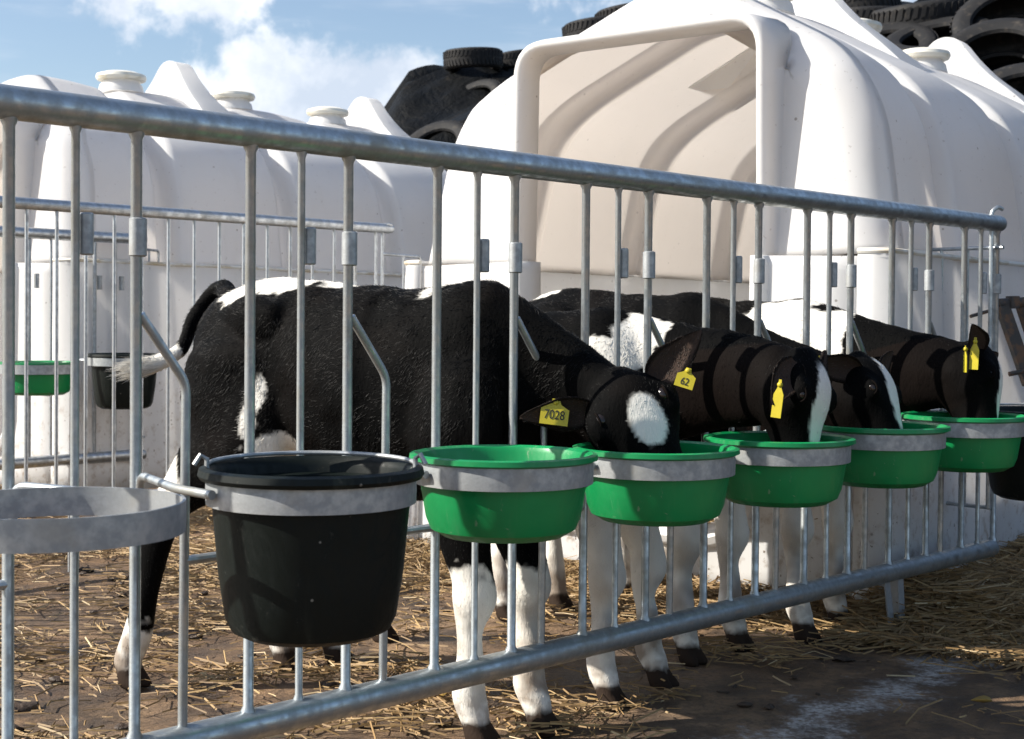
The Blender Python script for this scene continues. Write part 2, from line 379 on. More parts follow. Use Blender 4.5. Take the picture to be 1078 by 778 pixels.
def black_bucket(c, z, label, group, handle=True):
    t = tag(empty('black_bucket', c+Vector((0, 0, z-.205))), label, 'bucket', group)
    o_r = .149
    prof = [(o_r-.002, .028), (o_r+.006, .034), (o_r+.015, .031), (o_r+.017, .022), (o_r+.013, .016), (o_r-.002, .014), (o_r-.004, -.02), (o_r-.013, -.12), (o_r-.023, -.186), (o_r-.032, -.205), (o_r-.05, -.214), (.05, -.216), (0, -.214)]
    inner = [(0, -.208), (.05, -.209), (o_r-.052, -.207), (o_r-.036, -.198), (o_r-.027, -.182), (o_r-.017, -.12), (o_r-.008, -.02), (o_r-.006, .02)]
    MB().lathe(prof+inner, c+Vector((0, 0, z)), 88, True).build('bucket_shell', M['black'], t)
    MB().lathe([(o_r-.018, .006), (o_r-.008, .009), (o_r-.006, .004), (o_r-.018, .0)], c+Vector((0, 0, z)), 80, True).build('inner_rib', M['black'], t)
    if handle:
        h = MB(); pts = []
        for i in range(33):
            q = math.pi*i/32; aa = q+R(8)
            pts.append(c+Vector((math.cos(aa)*(o_r+.004), math.sin(aa)*(o_r-.012), z+.036+.004*math.sin(q))))
        h.tube(pts, .0034, 8)
        for q in (R(8), R(188)):
            p = c+Vector((math.cos(q)*(o_r+.004), math.sin(q)*(o_r-.012), z+.032))
            h.tube([p+Vector((0, 0, -.01)), p+Vector((0, .0, .012)), p+Vector((.008*(1 if q < 1 else -1), -.008, .018)), p+Vector((.016*(1 if q < 1 else -1), -.012, .004))], .0038, 8)
        h.build('handle', M['galv_band'], t)
    return t
cs = {}; RZ = {-1: .617, 0: .617, 1: .613, 2: .598, 3: .595, 4: .601, 5: .607, 6: .60}
for k, d, r in ((-1, .335, .160), (0, .308, .152), (1, .286, .151), (2, .277, .150), (3, .275, .148), (4, .272, .148), (5, .270, .150), (6, .280, .152)):
    cs[k] = ring(k, d, RZ[k], r, fence)
black_bucket(cs[0], RZ[0], 'large black bucket with folded wire handle, nearest the camera', 'black buckets held by fence rings')
bl = ['empty green feed bowl between the black bucket and the first calf', 'green feed bowl into which the calf with the numbered ear tag and white star eats',
      'third green feed bowl along the fence, under the calf with the broad white blaze', 'fourth green feed bowl along the fence, under the calf with a narrow slanting blaze',
      'farthest green feed bowl of the near fence, under the calf with pricked ears']
for k in range(1, 6): green_bowl(cs[k], RZ[k], bl[k-1])
black_bucket(cs[6], RZ[6], 'black bucket at the right edge beyond the last green bowl', 'black buckets held by fence rings')
# side panel at the far end of the near fence
def side_panel(O, u, root_name, label, t0, zt, zb, mat, flip=1, group=None, hook=True, dirv=None, nb=2, pl=True):
    D = dirv if dirv is not None else -FN
    a = O+FD*u; b = a+D*t0
    root = tag(empty(root_name, a), label, 'gate', group)
    Z = lambda z: Vector((0, 0, z))
    MB().tube(fillet([a+D*-.03+Z(zt), b+Z(zt-.0), b+Z(zt-.12), b+Z(zb)], .02), .0062, 10).build('frame', mat, root)
    MB().tube([a+Z(zb), b+Z(zb)], .0062, 8).build('bottom_rod', mat, root)
    for i in range(nb):
        q = a+D*(t0*(i+1)/(nb+1)); MB().tube([q+Z(zb), q+Z(zt)], .0055, 8).build('bar', mat, root)
    if hook:
        MB().tube(fillet([a+Z(zb)-FD*.02, a+Z(zt+.11)-FD*.02, a+Z(zt+.125)+FD*.0+FN*.01, a+Z(zt+.118)+FD*.02+FN*.015], .015), .0065, 10).build('hook_rod', mat, root)
    if pl:
        p = MB(); p.box(b+Z((zt+zb)/2-.05), D*.0018, FD*.016, Z((zt-zb)/2-.06)); p.build('end_plate', M['plate'], root, False)
    return root
side_panel(O1, UE-.045, 'side_gate', 'narrow thin-barred side gate at the far end of the near fence', .26, 1.105, .305, M['galv'], group=None)
# ------------------------------------------------------------------ middle fence (plain bars)
O2 = Vector((-.5, 5.89, 0))
r2 = tag(empty('barrier_fence', O2), 'plain close-barred galvanised barrier ending behind the back of the nearest calf', 'fence')
for nm, z, rr in (('top_rail', 1.245, .020), ('bottom_rail', .235, .021)):
    MB().tube([fp(O2, -4.2, 0, z), fp(O2, -.02, 0, z), fp(O2, 0, 0, z)], [rr, rr, rr*.8], 18).build(nm, M['galv_far'], r2)
for i in range(38):
    u = -.085-i*.1085
    MB().tube([fp(O2, u, 0, .23), fp(O2, u, 0, 1.235)], .0066, 8).build('bar', M['galv_far'], r2)
fb = MB(); fb.box(fp(O2, -1.43, 0, .1), FD*.02, FN*.003, Vector((0, 0, .1))); fb.build('foot', M['plate'], r2, False)
side_panel(O2, -.03, 'side_gate', 'small white-lit side gate between the middle barrier and the big hutch', .26, 1.14, .3, M['galv_far'], dirv=(FD*.97-FN*.26).normalized(), nb=1)
# ------------------------------------------------------------------ far left feed fence
O3 = Vector((-1.75, 6.79, 0))
# origin shifted so that bars fall at the right spots
O3b = O3-FD*.06
far = tag(empty('feed_fence', O3), 'far feed fence at the left in front of the smaller looking hutch', 'fence')
MB().tube([fp(O3, -3.2, 0, 1.245), fp(O3, -.02, 0, 1.245), fp(O3, 0, 0, 1.245)], [.0255, .0255, .02], 18).build('top_rail', M['galv_far'], far)
MB().tube([fp(O3, -3.2, 0, .22), fp(O3, -.02, 0, .22), fp(O3, 0, 0, .22)], [.026, .026, .021], 18).build('bottom_rail', M['galv_far'], far)
for k in range(0, 7):
    for du, rr in ((.0, .0072), (.105, .0098), (.21, .0098)):
        u = -.055-k*PER-du
        if u < -3.1: continue
        MB().tube([fp(O3, u, 0, .23), fp(O3, u, 0, 1.235)], rr*.9, 8).build('bar', M['galv_far'], far)
    for du in (.09, .205):
        u = -.055-k*PER-du+.02
        MB().tube([fp(O3, u, 0, 1.0), fp(O3, u, 0, 1.065)], .012, 10).build('sleeve', M['galv_band'], far)
fo = MB(); fo.box(fp(O3, -.80, 0, .11), FD*.02-Vector((0, 0, .0)), FN*.003, Vector((0, 0, .1))+FD*.03); fo.build('foot', M['plate'], far, False)
def far_ring(px, py, Y, kind, label):
    c = P(px, py, Y); c0 = Vector((c.x, c.y, 0))
    r_ = .160; MB().lathe([(r_-.002, .019), (r_+.002, .019), (r_+.002, -.02), (r_-.002, -.02)], c, 48, True).build('bucket_ring', M['galv_band'], far)
    u = (c0-O3).dot(FD); d = (c0-O3).dot(FN)
    MB().tube([fp(O3, u-.10, 0, c.z), fp(O3, u-.09, d-r_*.3, c.z)], .008, 8).build('ring_arm', M['galv_far'], far)
    MB().tube([fp(O3, u+.10, 0, c.z-.12), fp(O3, u+.10, d-.08, c.z-.12)], .006, 8).build('ring_arm', M['galv_far'], far)
    if kind == 'g': green_bowl(c0, c.z, label)
    else: black_bucket(c0, c.z, label, 'black buckets held by fence rings', False)
far_ring(41, 388, 6.05, 'g', 'small distant green feed bowl on the far left fence')
far_ring(131, 380, 6.45, 'b', 'distant black bucket on the far left fence beside the calf tail')
gp = side_panel(O3, -.03, 'side_gate', 'side gate with a drilled flat steel plate by the left hutch', .24, 1.20, .3, M['galv_far'], dirv=(FD*.8-FN*.6).normalized(), nb=1, hook=False)
pp = MB(); pp.box(P(120, 318, 6.88), Vector((.04, .03, 0)), Vector((.002, -.003, 0)), Vector((0, 0, .26))); pl = pp.build('flat_plate', M['plate'], gp, False)
# ------------------------------------------------------------------ hutches
AX = Vector((.612, .791, 0)).normalized(); WX = Vector((-AX.y, AX.x, 0))    # along the hutch; across it (to the far side)
def resample(pts, n):
    pts = np.array(pts, float); d = np.r_[0, np.cumsum(np.linalg.norm(np.diff(pts, axis=0), axis=1))]
    q = np.linspace(0, d[-1], n); return np.stack([np.interp(q, d, pts[:, i]) for i in range(pts.shape[1])], 1)
def round_poly(pts, rs, seg=8):
    o = [tuple(pts[0])]
    for i in range(1, len(pts)-1):
        a, b, c = map(lambda p: Vector((p[0], p[1], 0)), pts[i-1:i+2]); r = rs[i]
        u = (a-b); v = (c-b); rr = min(r, u.length*.48, v.length*.48); p = b+u.normalized()*rr; q = b+v.normalized()*rr
        for k in range(seg+1):
            t = k/seg; m = p*(1-t)**2+b*2*t*(1-t)+q*t*t; o.append((m.x, m.y))
    o.append(tuple(pts[-1])); return o
def grid_faces(nr, nc, flip=False):
    return [((i*nc+j, i*nc+j+1, (i+1)*nc+j+1, (i+1)*nc+j) if not flip else (i*nc+j, (i+1)*nc+j, (i+1)*nc+j+1, i*nc+j+1)) for i in range(nr-1) for j in range(nc-1)]
def hutch(C, dz, label, Lh=3.0, inner_straw=True):
    C = Vector(C)
    root = tag(empty('calf_hutch', C+Vector((0, 0, 0))), label, 'calf hutch', 'white plastic calf hutches')
    def W(w, t, z): return C+WX*w+AX*t+Vector((0, 0, z*1.0+dz))
    ZS = 1.08; wc = .985
    def body_outline(ins):          # cross-section of the upper body, from the near (right) seam over the ridge
        hw0, hw1, zsh, zr = .935-ins, .83-ins, 1.685-ins*.6, 2.095-ins
        pts = [(wc-hw0, ZS), (wc-hw1, zsh), (wc-.10, zr-.012), (wc+.10, zr-.012), (wc+hw1, zsh), (wc+hw0, ZS)]
        return resample(round_poly(pts, [0, .26, .12, .12, .26, 0]), 97)
    dw = .925
    def door(o):
        pts = [(dw-.475-o, ZS-.01), (dw-.465-o, 1.818+o), (dw+.465+o, 1.818+o), (dw+.475+o, ZS-.01)]
        return resample(round_poly(pts, [0, .10+o, .10+o, 0], 10), 97)
    def tfront(z): return .045+.055*max(0, (z-ZS))/.6+.45*max(0, z-1.66)
    rings = []
    # flange of the doorway
    for o, t in ((-.012, .10), (-.011, .03), (-.007, .0), (.0, -.010), (.012, -.013), (.022, -.006), (.028, .010), (.031, .035)):
        rings.append([W(a, t, z) for a, z in door(o)])
    d1 = door(.040); bo = body_outline(.13)
    for f in (0, .04, .5, .9, 1.0):
        ring_ = []
        for (a, z), (b, z2) in zip(d1, bo):
            w_ = a+(b-a)*f; zz = z+(z2-z)*f; ring_.append(W(w_, tfront(min(zz, 2.2))-.015*(1-abs(2*f-1))*0, zz))
        rings.append(ring_)
    tf = .10
    # rounded front edge
    for q in (18, 36, 54, 72, 90):
        ins = .13*(1-math.sin(R(q))); dt = .13*(1-math.cos(R(q)))
        o_ = body_outline(ins); rings.append([W(a, tfront(min(z, 2.2))+dt, z) for a, z in o_])
    t0 = tf+.13
    grooves = (.66, 1.46, 2.26)
    def ins_at(t):
        v = 0
        for g_ in grooves:
            d = (t-g_)
            e = abs(d)/(.075 if d < 0 else .16)
            v += .080*math.exp(-(abs(d)/(.055 if d < 0 else .070))**6)+.020*math.exp(-(abs(d)/.20)**2)
        return v
    ts = np.linspace(0, Lh-.15, 170)
    for t in ts:
        ins = ins_at(t*(Lh-t0)/(Lh-.15)+t0)
        o_ = body_outline(ins); ring_ = []
        for a, z in o_:
            fr = tfront(min(z, 2.2))+.13
            tt = fr+(t)*(Lh-.15+.3-fr)/(Lh-.15+.3-.19) if True else t
            ring_.append(W(a, min(tt, Lh), z))
        # the groove depth follows true distance from the front
        rings.append(ring_)
    for q in (70, 45, 20, 0):
        ins = .15*(1-math.sin(R(q))); o_ = body_outline(ins); rings.append([W(a, Lh+.15*math.cos(R(q))-.0, z) for a, z in o_])
    o_ = body_outline(.16); rings.append([W(wc+(a-wc)*.02, Lh+.15, ZS+(z-ZS)*.02) for a, z in o_])
    vs = [v for r_ in rings for v in r_]
    sh = mk('upper_shell', vs, grid_faces(len(rings), 97, True), M['hutch'], root)
    sh.data.materials.append(M['hutch_in']); so_ = sh.modifiers.new('thick', 'SOLIDIFY'); so_.material_offset = 1; so_.material_offset_rim = 0; so_.thickness = .012; so_.offset = -1
    # ---- base ----
    g1 = MB()
    # front wall with a U-shaped opening
    U = resample(round_poly([(dw-.463, ZS-.002), (dw-.45, .19), (dw+.45, .19), (dw+.463, ZS-.002)], [0, .2, .2, 0], 10), 81)
    def outer_c(n): return resample(round_poly([(.12, ZS-.01), (.085, 0.0), (1.885, 0.0), (1.85, ZS-.01)], [0, .02, .02, 0], 3), n)
    OC = outer_c(81)
    rr = []
    for o, t in ((.028, .09), (.024, .03), (.01, -.012), (-.012, -.026), (-.034, -.018), (-.046, .004)):
        # lip rolled round the opening; o>0 shrinks the opening
        c_ = []
        for i, (a, z) in enumerate(U):
            a0, z0 = U[max(i-1, 0)]; a1, z1 = U[min(i+1, 80)]; tx, tz = a1-a0, z1-z0; l = math.hypot(tx, tz); nx_, nz_ = -tz/l, tx/l
            c_.append(W(a+nx_*o, t, max(z+nz_*o, .0)))
        rr.append(c_)
    for f in (.15, .5, 1.0):
        c_ = []
        for i, ((a, z), (b, z2)) in enumerate(zip(U, OC)):
            a0, z0 = U[max(i-1, 0)]; a1, z1 = U[min(i+1, 80)]; tx, tz = a1-a0, z1-z0; l = math.hypot(tx, tz); nx_, nz_ = -tz/l, tx/l
            a_, z_ = a-nx_*.046, z-nz_*.046
            c_.append(W(a_+(b-a_)*f, .004+.006*(z2/ZS), max(z_+(z2-z_)*f, -.02)))
        rr.append(c_)
    g1.add([v for r_ in rr for v in r_], grid_faces(len(rr), 81))
    # walls: plan outline from the near front corner round the back
    def plan(ins, draft):
        a, b = .0+ins, 1.97-ins
        pts = [(.12, 0), (a, 0), (a, Lh+.2), (b, Lh+.2), (b, 0), (1.85, 0)]
        return round_poly(pts, [0, .13, .2, .2, .13, 0], 10)
    zz = [0, .12, .5, .9, ZS-.05, ZS-.015, ZS, ZS]
    insl = [.0, .004, .016, .030, .034, .036, .030, .06]
    rows = []
    for z, i_ in zip(zz, insl):
        pl_ = resample(plan(i_, 0), 161)
        # shallow buttress grooves along the walls
        r_ = []
        for k, (a, t) in enumerate(pl_):
            gg = 0
            if a < .2 and t > .2:
                gg = .018*math.exp(-(abs(((t-.62) % .8)-.0 if ((t-.62) % .8) < .4 else ((t-.62) % .8)-.8)/.09)**2)
            r_.append(W(a+gg, t+.01*(z/ZS)*(t < .01), z))
        rows.append(r_)
    g1.add([v for r_ in rows for v in r_], grid_faces(len(rows), 161, True))
    b = g1.build('lower_base', M['hutch_base'], root); so_ = b.modifiers.new('thick', 'SOLIDIFY'); so_.thickness = .014; so_.offset = -1
    # seam rim
    rim = MB(); pr = [(a, t) for a, t in resample(plan(.024, 0), 161)]
    rim.tube([W(a, t+.008*0, ZS+.004) for a, t in pr], .009, 8); rim.build('seam_rim', M['hutch_rim'], root)
    # ---- roof fittings ----
    zr = 2.095
    for t in (1.02, 1.82, 2.62):
        c = W(wc, t, zr-.03); v_ = MB()
        v_.lathe([(.125, .0), (.115, .04), (.10, .055), (.10, .075), (.0, .075)], c, 40); v = v_.build('vent', M['hutch'], root)
        MB().lathe([(.0, .115), (.09, .112), (.132, .098), (.137, .082), (.130, .068), (.105, .062), (0, .062)], c, 40).build('vent_cap', M['cream'], v)
    for t in (1.40, 2.98):
        # transverse lifting ear with a hole
        pts = []
        prof = [(-.42, -.22), (-.30, -.10), (-.20, -.01), (-.12, .10), (-.075, .18), (-.045, .213), (0, .226), (.045, .213), (.075, .18), (.12, .10), (.20, -.01), (.30, -.10), (.42, -.235), (.36, -.21), (.10, -.03), (-.10, -.03), (-.36, -.21)]
        prof = [(a*1.12, z*.88 if z > 0 else z) for a, z in prof]; up_ = round_poly(prof[:13], [.06]*13, 4); prof = up_+prof[13:]
        hole = [(0+.022*math.cos(q), .138+.024*math.sin(q)) for q in [2*math.pi*i/16 for i in range(16)]]
        bm = bmesh.new(); vo = [bm.verts.new((a, z, 0)) for a, z in prof]; vh = [bm.verts.new((a, z, 0)) for a, z in hole]
        eo = [bm.edges.new((vo[i], vo[(i+1) % len(vo)])) for i in range(len(vo))]+[bm.edges.new((vh[i], vh[(i+1) % 16])) for i in range(16)]
        bmesh.ops.triangle_fill(bm, use_beauty=True, edges=eo, normal=(0, 0, 1))
        ret = bmesh.ops.extrude_face_region(bm, geom=list(bm.faces)); 
        for v in [x for x in ret['geom'] if isinstance(x, bmesh.types.BMVert)]: v.co.z += .11
        bmesh.ops.recalc_face_normals(bm, faces=list(bm.faces))
        vv = []
        for v in bm.verts:
            a, z, q = v.co; sp = max(0, 1-(z+.22)/.45)       # flares at its foot
            vv.append(W(wc+a, t+(q-.055)*(1+1.6*sp*sp), zr+z))
        bm.verts.index_update(); fs = [[v.index for v in f.verts] for f in bm.faces]; bm.free()
        mk('lifting_ear', vv, fs, M['hutch_ear'], root, True, True, None, 40)
    return root
g = G('yellowed seam plastic'); g.bsdf(g.mix(g.rng(g.noise(8, 4, .6, g.coord()), .4, .7), (.80, .77, .70), (.55, .45, .30)), .5); M['hutch_rim'] = g.m
hutch((1.12, 4.16, 0), 0, 'big white calf hutch with open doorway behind the eating calves')
hutch((-2.02, 6.5, 0), .05, 'white calf hutch at the left behind the two rear fences')
# ------------------------------------------------------------------ silage heap, tyres
A_ = Vector((-1.05, 16.3)); B_ = Vector((4.0, 10.9)); cd = (B_-A_).normalized(); cn = Vector((-cd.y, cd.x))
if cn.y > 0: cn = -cn          # towards the camera
hv = []
NA, NB = 190, 110
def heap_z(x, y):
    r_ = Vector((x, y))-A_; a = r_.dot(cd); b = r_.dot(cn)
    crest = 3.62-.080*max(a-3.5, 0)-.30*math.exp(-((a-2.0)/.75)**2)+.10*math.exp(-((a-3.7)/.6)**2)
    h = crest-.62*max(0, math.sqrt(b*b+.25)-.5)
    if a < -.1: h -= .30*(-.1-a)
    if x < -1.15: h -= 1.15*(-x-1.15)+3.5*max(0, -x-1.62)
    h = max(h, -.1)
    return h+(.11*fbm((a*1.0, b*.35, 3), 1.2)+.13*(1-abs(fbm((a*2.4, b*.3, 9), 1.0))*1.4)+.012*fbm((a*9, b*2, 1), 1.0))*(h > 0)
for i in range(NA):
    a = -5+20*i/(NA-1)
    for j in range(NB):
        b = -7+13*j/(NB-1)
        p = A_+cd*a+cn*b
        hv.append((p.x, p.y, heap_z(p.x, p.y)))
heap = mk('silage_heap', hv, grid_faces(NA, NB), M['sheet']); tag(heap, 'black plastic covered silage heap weighed down with tyres behind the hutches', 'silage heap')
def tyre_mesh():
    v_ = MB(); R_, w_ = .31, .095
    prof = [(.195, -.075), (.205, -.092), (.25, -.105), (.29, -.10), (.305, -.085), (R_, -.05), (R_+.003, 0), (R_, .05), (.305, .085), (.29, .10), (.25, .105), (.205, .092), (.195, .075), (.205, .06), (.25, .085), (.285, .07), (.292, 0), (.285, -.07), (.25, -.085), (.205, -.06)]
    v_.lathe(prof, (0, 0, 0), 56, True)
    return v_
tv = tyre_mesh()
# tread blocks: real raised lugs round the circumference
for j in range(44):
    q = 2*math.pi*j/44
    for s_ in (-1, 1):
        c = Vector((math.cos(q)*.313, math.sin(q)*.313, s_*.045)); rad = Vector((math.cos(q), math.sin(q), 0)); tan = Vector((-rad.y, rad.x, 0))
        tv.box(c, tan*.014+Vector((0, 0, .004*s_)), Vector((0, 0, .034))+tan*.008*s_, rad*.0035)
me_t = bpy.data.meshes.new('tyre'); me_t.from_pydata([tuple(v) for v in tv.v], [], tv.f); me_t.materials.append(M['rubber'])
for p in me_t.polygons: p.use_smooth = True
me_t.set_sharp_from_angle(angle=R(40))
nslope = Vector((cn.x*.57, cn.y*.57, .82)).normalized()
tyres = [
    (498, 61, .0, 1.0, 'tyre lying flat on the crest, leftmost against the sky'),
    (544, 58, .1, .9, 'crest tyre half hidden by the left edge of the hutch doorway'),
    (494, 92, 1.01, 1.0, 'tyre sunk in the slope under the leftmost crest tyre'),
    (450, 139, 1.01, 1.0, 'lowest tyre on the left slope just above the fence rail'),
    (630, 34, .2, 1.0, 'tyre peeping over the hutch roof edge, lower of two'),
    (664, 18, .2, 1.0, 'tyre peeping over the hutch roof edge, upper of two'),
    (912, 26, .1, 1.05, 'dark flat tyre against the sky just right of the first roof vent'),
    (905, 8, .1, 1.0, 'tyre cut by the top edge of the photo beside the roof ear'),
    (972, 20, .15, 1.2, 'large treaded tyre on the crest below the gap of sky'),
    (988, 50, .8, 1.2, 'tilted tyre with a dark hole above the second roof vent'),
    (1050, 68, 1., 1.2, 'tyre with a wide dark hole right of the roof ear'),
    (1064, 28, .9, 1.2, 'tyre at the right edge above the one with the wide hole'),
    (1090, -14, .3, 1.1, 'tyre at the top right corner above the weed'),
    (1078, 112, .9, 1.1, 'lowest tyre at the right edge beside the hutch roof'),
    (935, 60, .9, 1.1, 'tyre hidden low behind the first roof vent'),
]
for px, py, k_, s_, lab in tyres:
    best = None; rr_ = ray(px, py+2)
    for q in range(900):
        Y = 7.5+q*.0125; p = EYE+rr_*Y; dlt = p.z-heap_z(p.x, p.y)-.10*s_
        if dlt < 0: best = (0, Y); break
        if best is None or dlt < best[0]: best = (dlt, Y)
    Y = best[1]; p = EYE+rr_*Y
    if best[0] > .02: p.z = max(heap_z(p.x, p.y)+.10*s_, p.z-.12)
    o = bpy.data.objects.new('tyre', me_t); COL.objects.link(o); o.location = p
    if k_ == 1.01: o.location = p-nslope*.185
    nrm = (Vector((0, 0, 1))*(1-k_)+nslope*k_+Vector((rnd.uniform(-.12, .12), rnd.uniform(-.1, .1), 0))).normalized()
    if k_ > .8: nrm = (nrm+Vector((0, -.35, 0))).normalized()
    o.rotation_euler = (nrm.to_track_quat('Z', 'Y').to_matrix() @ Matrix.Rotation(rnd.random()*6, 3, 'Z')).to_euler(); o.scale = (s_,)*3
    tag(o, lab, 'tyre', 'old tyres on the silage heap')
# weed on the heap
wb = tag(empty('weed_bush', P(1030, 40, 12.4)), 'small yellow-green weed growing between the tyres at the top right', 'plant')
st = MB(); lf = MB(); base = P(1028, 34, 11.9)
for i in range(16):
    tip = base+Vector((rnd.uniform(-.28, .28), rnd.uniform(-.25, .2), rnd.uniform(.15, .42)))
    midp = base.lerp(tip, .5)+Vector((rnd.uniform(-.05, .05), 0, .05)); st.tube([base, midp, tip], [.008, .005, .002], 5)
    for k in range(26):
        c = base.lerp(tip, rnd.uniform(.3, 1.05))+Vector((rnd.gauss(0, .035), rnd.gauss(0, .035), rnd.gauss(0, .03)))
        a = Vector((rnd.gauss(0, 1), rnd.gauss(0, 1), rnd.gauss(0, .6))).normalized()*.036; b = a.orthogonal().normalized()*.014
        lf.add([c-a, c+b, c+a, c-b], [(0, 1, 2, 3)])
st.build('stem', M['twig'], wb); lf.build('foliage', M['leaf'], wb, False)
# ------------------------------------------------------------------ dark steel frame at the right edge
rt = tag(empty('steel_rack', P(1075, 560, 4.9)), 'dark rusty steel rack cut off by the right edge beside the hutch wall', 'rack')
MB().tube([P(1052, 320, 4.75), P(1120, 316, 4.75)], .018, 12).build('top_bar', M['rust'], rt)
lg = MB(); a = P(1055, 322, 4.75); b = P(1084, 405, 4.72); lg.box((a+b)/2, (b-a)/2, Vector((.018, 0, .006)), Vector((0, .02, 0))); lg.build('brace', M['rust'], rt, False)
lg = MB(); a = P(1074, 322, 4.9); b = P(1100, 400, 4.9); lg.box((a+b)/2, (b-a)/2, Vector((.012, 0, .004)), Vector((0, .015, 0))); lg.build('brace', M['rust'], rt, False)
MB().tube([P(1022, 333, 4.7), P(1060, 322, 4.8)], .006, 8).build('rod', M['rust'], rt)
MB().tube([P(1062, 394, 4.7), P(1090, 388, 4.7)], .008, 8).build('rod', M['rust'], rt)
MB().tube([P(1092, 318, 4.75), P(1092, 615, 4.75)], .02, 10).build('leg', M['rust'], rt)
cl = MB(); cl.box(P(1066, 318, 4.75), Vector((.014, 0, 0)), Vector((0, .03, 0)), Vector((0, 0, .02)), .004); cl.build('clamp', M['rust'], rt)
# ------------------------------------------------------------------ calves
def loft(secs, n=24):
    """secs: (centre, side vec, up vec, rs, ru_top, ru_bot) -> closed mesh verts, faces"""
    vs = []; fs = []
    for c, s_, u_, rs, rt_, rb in secs:
        for j in range(n):
            q = 2*math.pi*j/n; cs_, sn = math.cos(q), math.sin(q)
            vs.append(c+s_*(rs*cs_)+u_*((rt_ if sn > 0 else rb)*sn))
    k = len(secs)
    for i in range(k-1):
        for j in range(n): fs.append((i*n+j, i*n+(j+1) % n, (i+1)*n+(j+1) % n, (i+1)*n+j))
    fs.append(tuple(range(n-1, -1, -1))); fs.append(tuple((k-1)*n+j for j in range(n)))
    return vs, fs
def dens(secs, m=5):
    """Catmull-Rom densify of sections and rounded ends"""
    o = []; k = len(secs)
    cr = lambda a, b, c, d, t: b*1.0+(c-a)*(t*.5)+(a*2-b*5+c*4-d)*(t*t*.5)+(b*3-a-c*3+d)*(t**3*.5)
    for i in range(k-1):
        s0, s1, s2, s3 = secs[max(i-1, 0)], secs[i], secs[i+1], secs[min(i+2, k-1)]
        for q in range(m):
            t = q/m; c = cr(s0[0], s1[0], s2[0], s3[0], t)
            sd_ = s1[1].lerp(s2[1], t).normalized(); up = s1[2].lerp(s2[2], t).normalized()
            rr = [max(.003, cr(s0[x], s1[x], s2[x], s3[x], t)) for x in (3, 4, 5)]
            o.append((c, sd_, up, *rr))
    o.append(secs[-1]); 
    # rounded caps
    def cap(a, b):
        d = (a[0]-b[0]).normalized(); e = min(a[3], a[4]); r_ = []
        for q in (30, 55, 75, 86): r_.append((a[0]+d*e*.7*math.sin(R(q)), a[1], a[2], *[x*max(.08, math.cos(R(q))) for x in a[3:]]))
        return r_
    return cap(o[0], o[1])[::-1]+o+cap(o[-1], o[-2])
def limb(pts, lat=Vector((0, 1, 0))):
    """pts: (pos, r_side, r_fore)"""
    secs = []
    for i, (p, rs, rf) in enumerate(pts):
        t = (pts[min(i+1, len(pts)-1)][0]-pts[max(i-1, 0)][0]).normalized()
        s_ = (lat-t*lat.dot(t)).normalized(); u_ = t.cross(s_).normalized(); secs.append((p, s_, u_, rs, rf, rf))
    return dens(secs, 5)
def V(*a): return Vector(a)
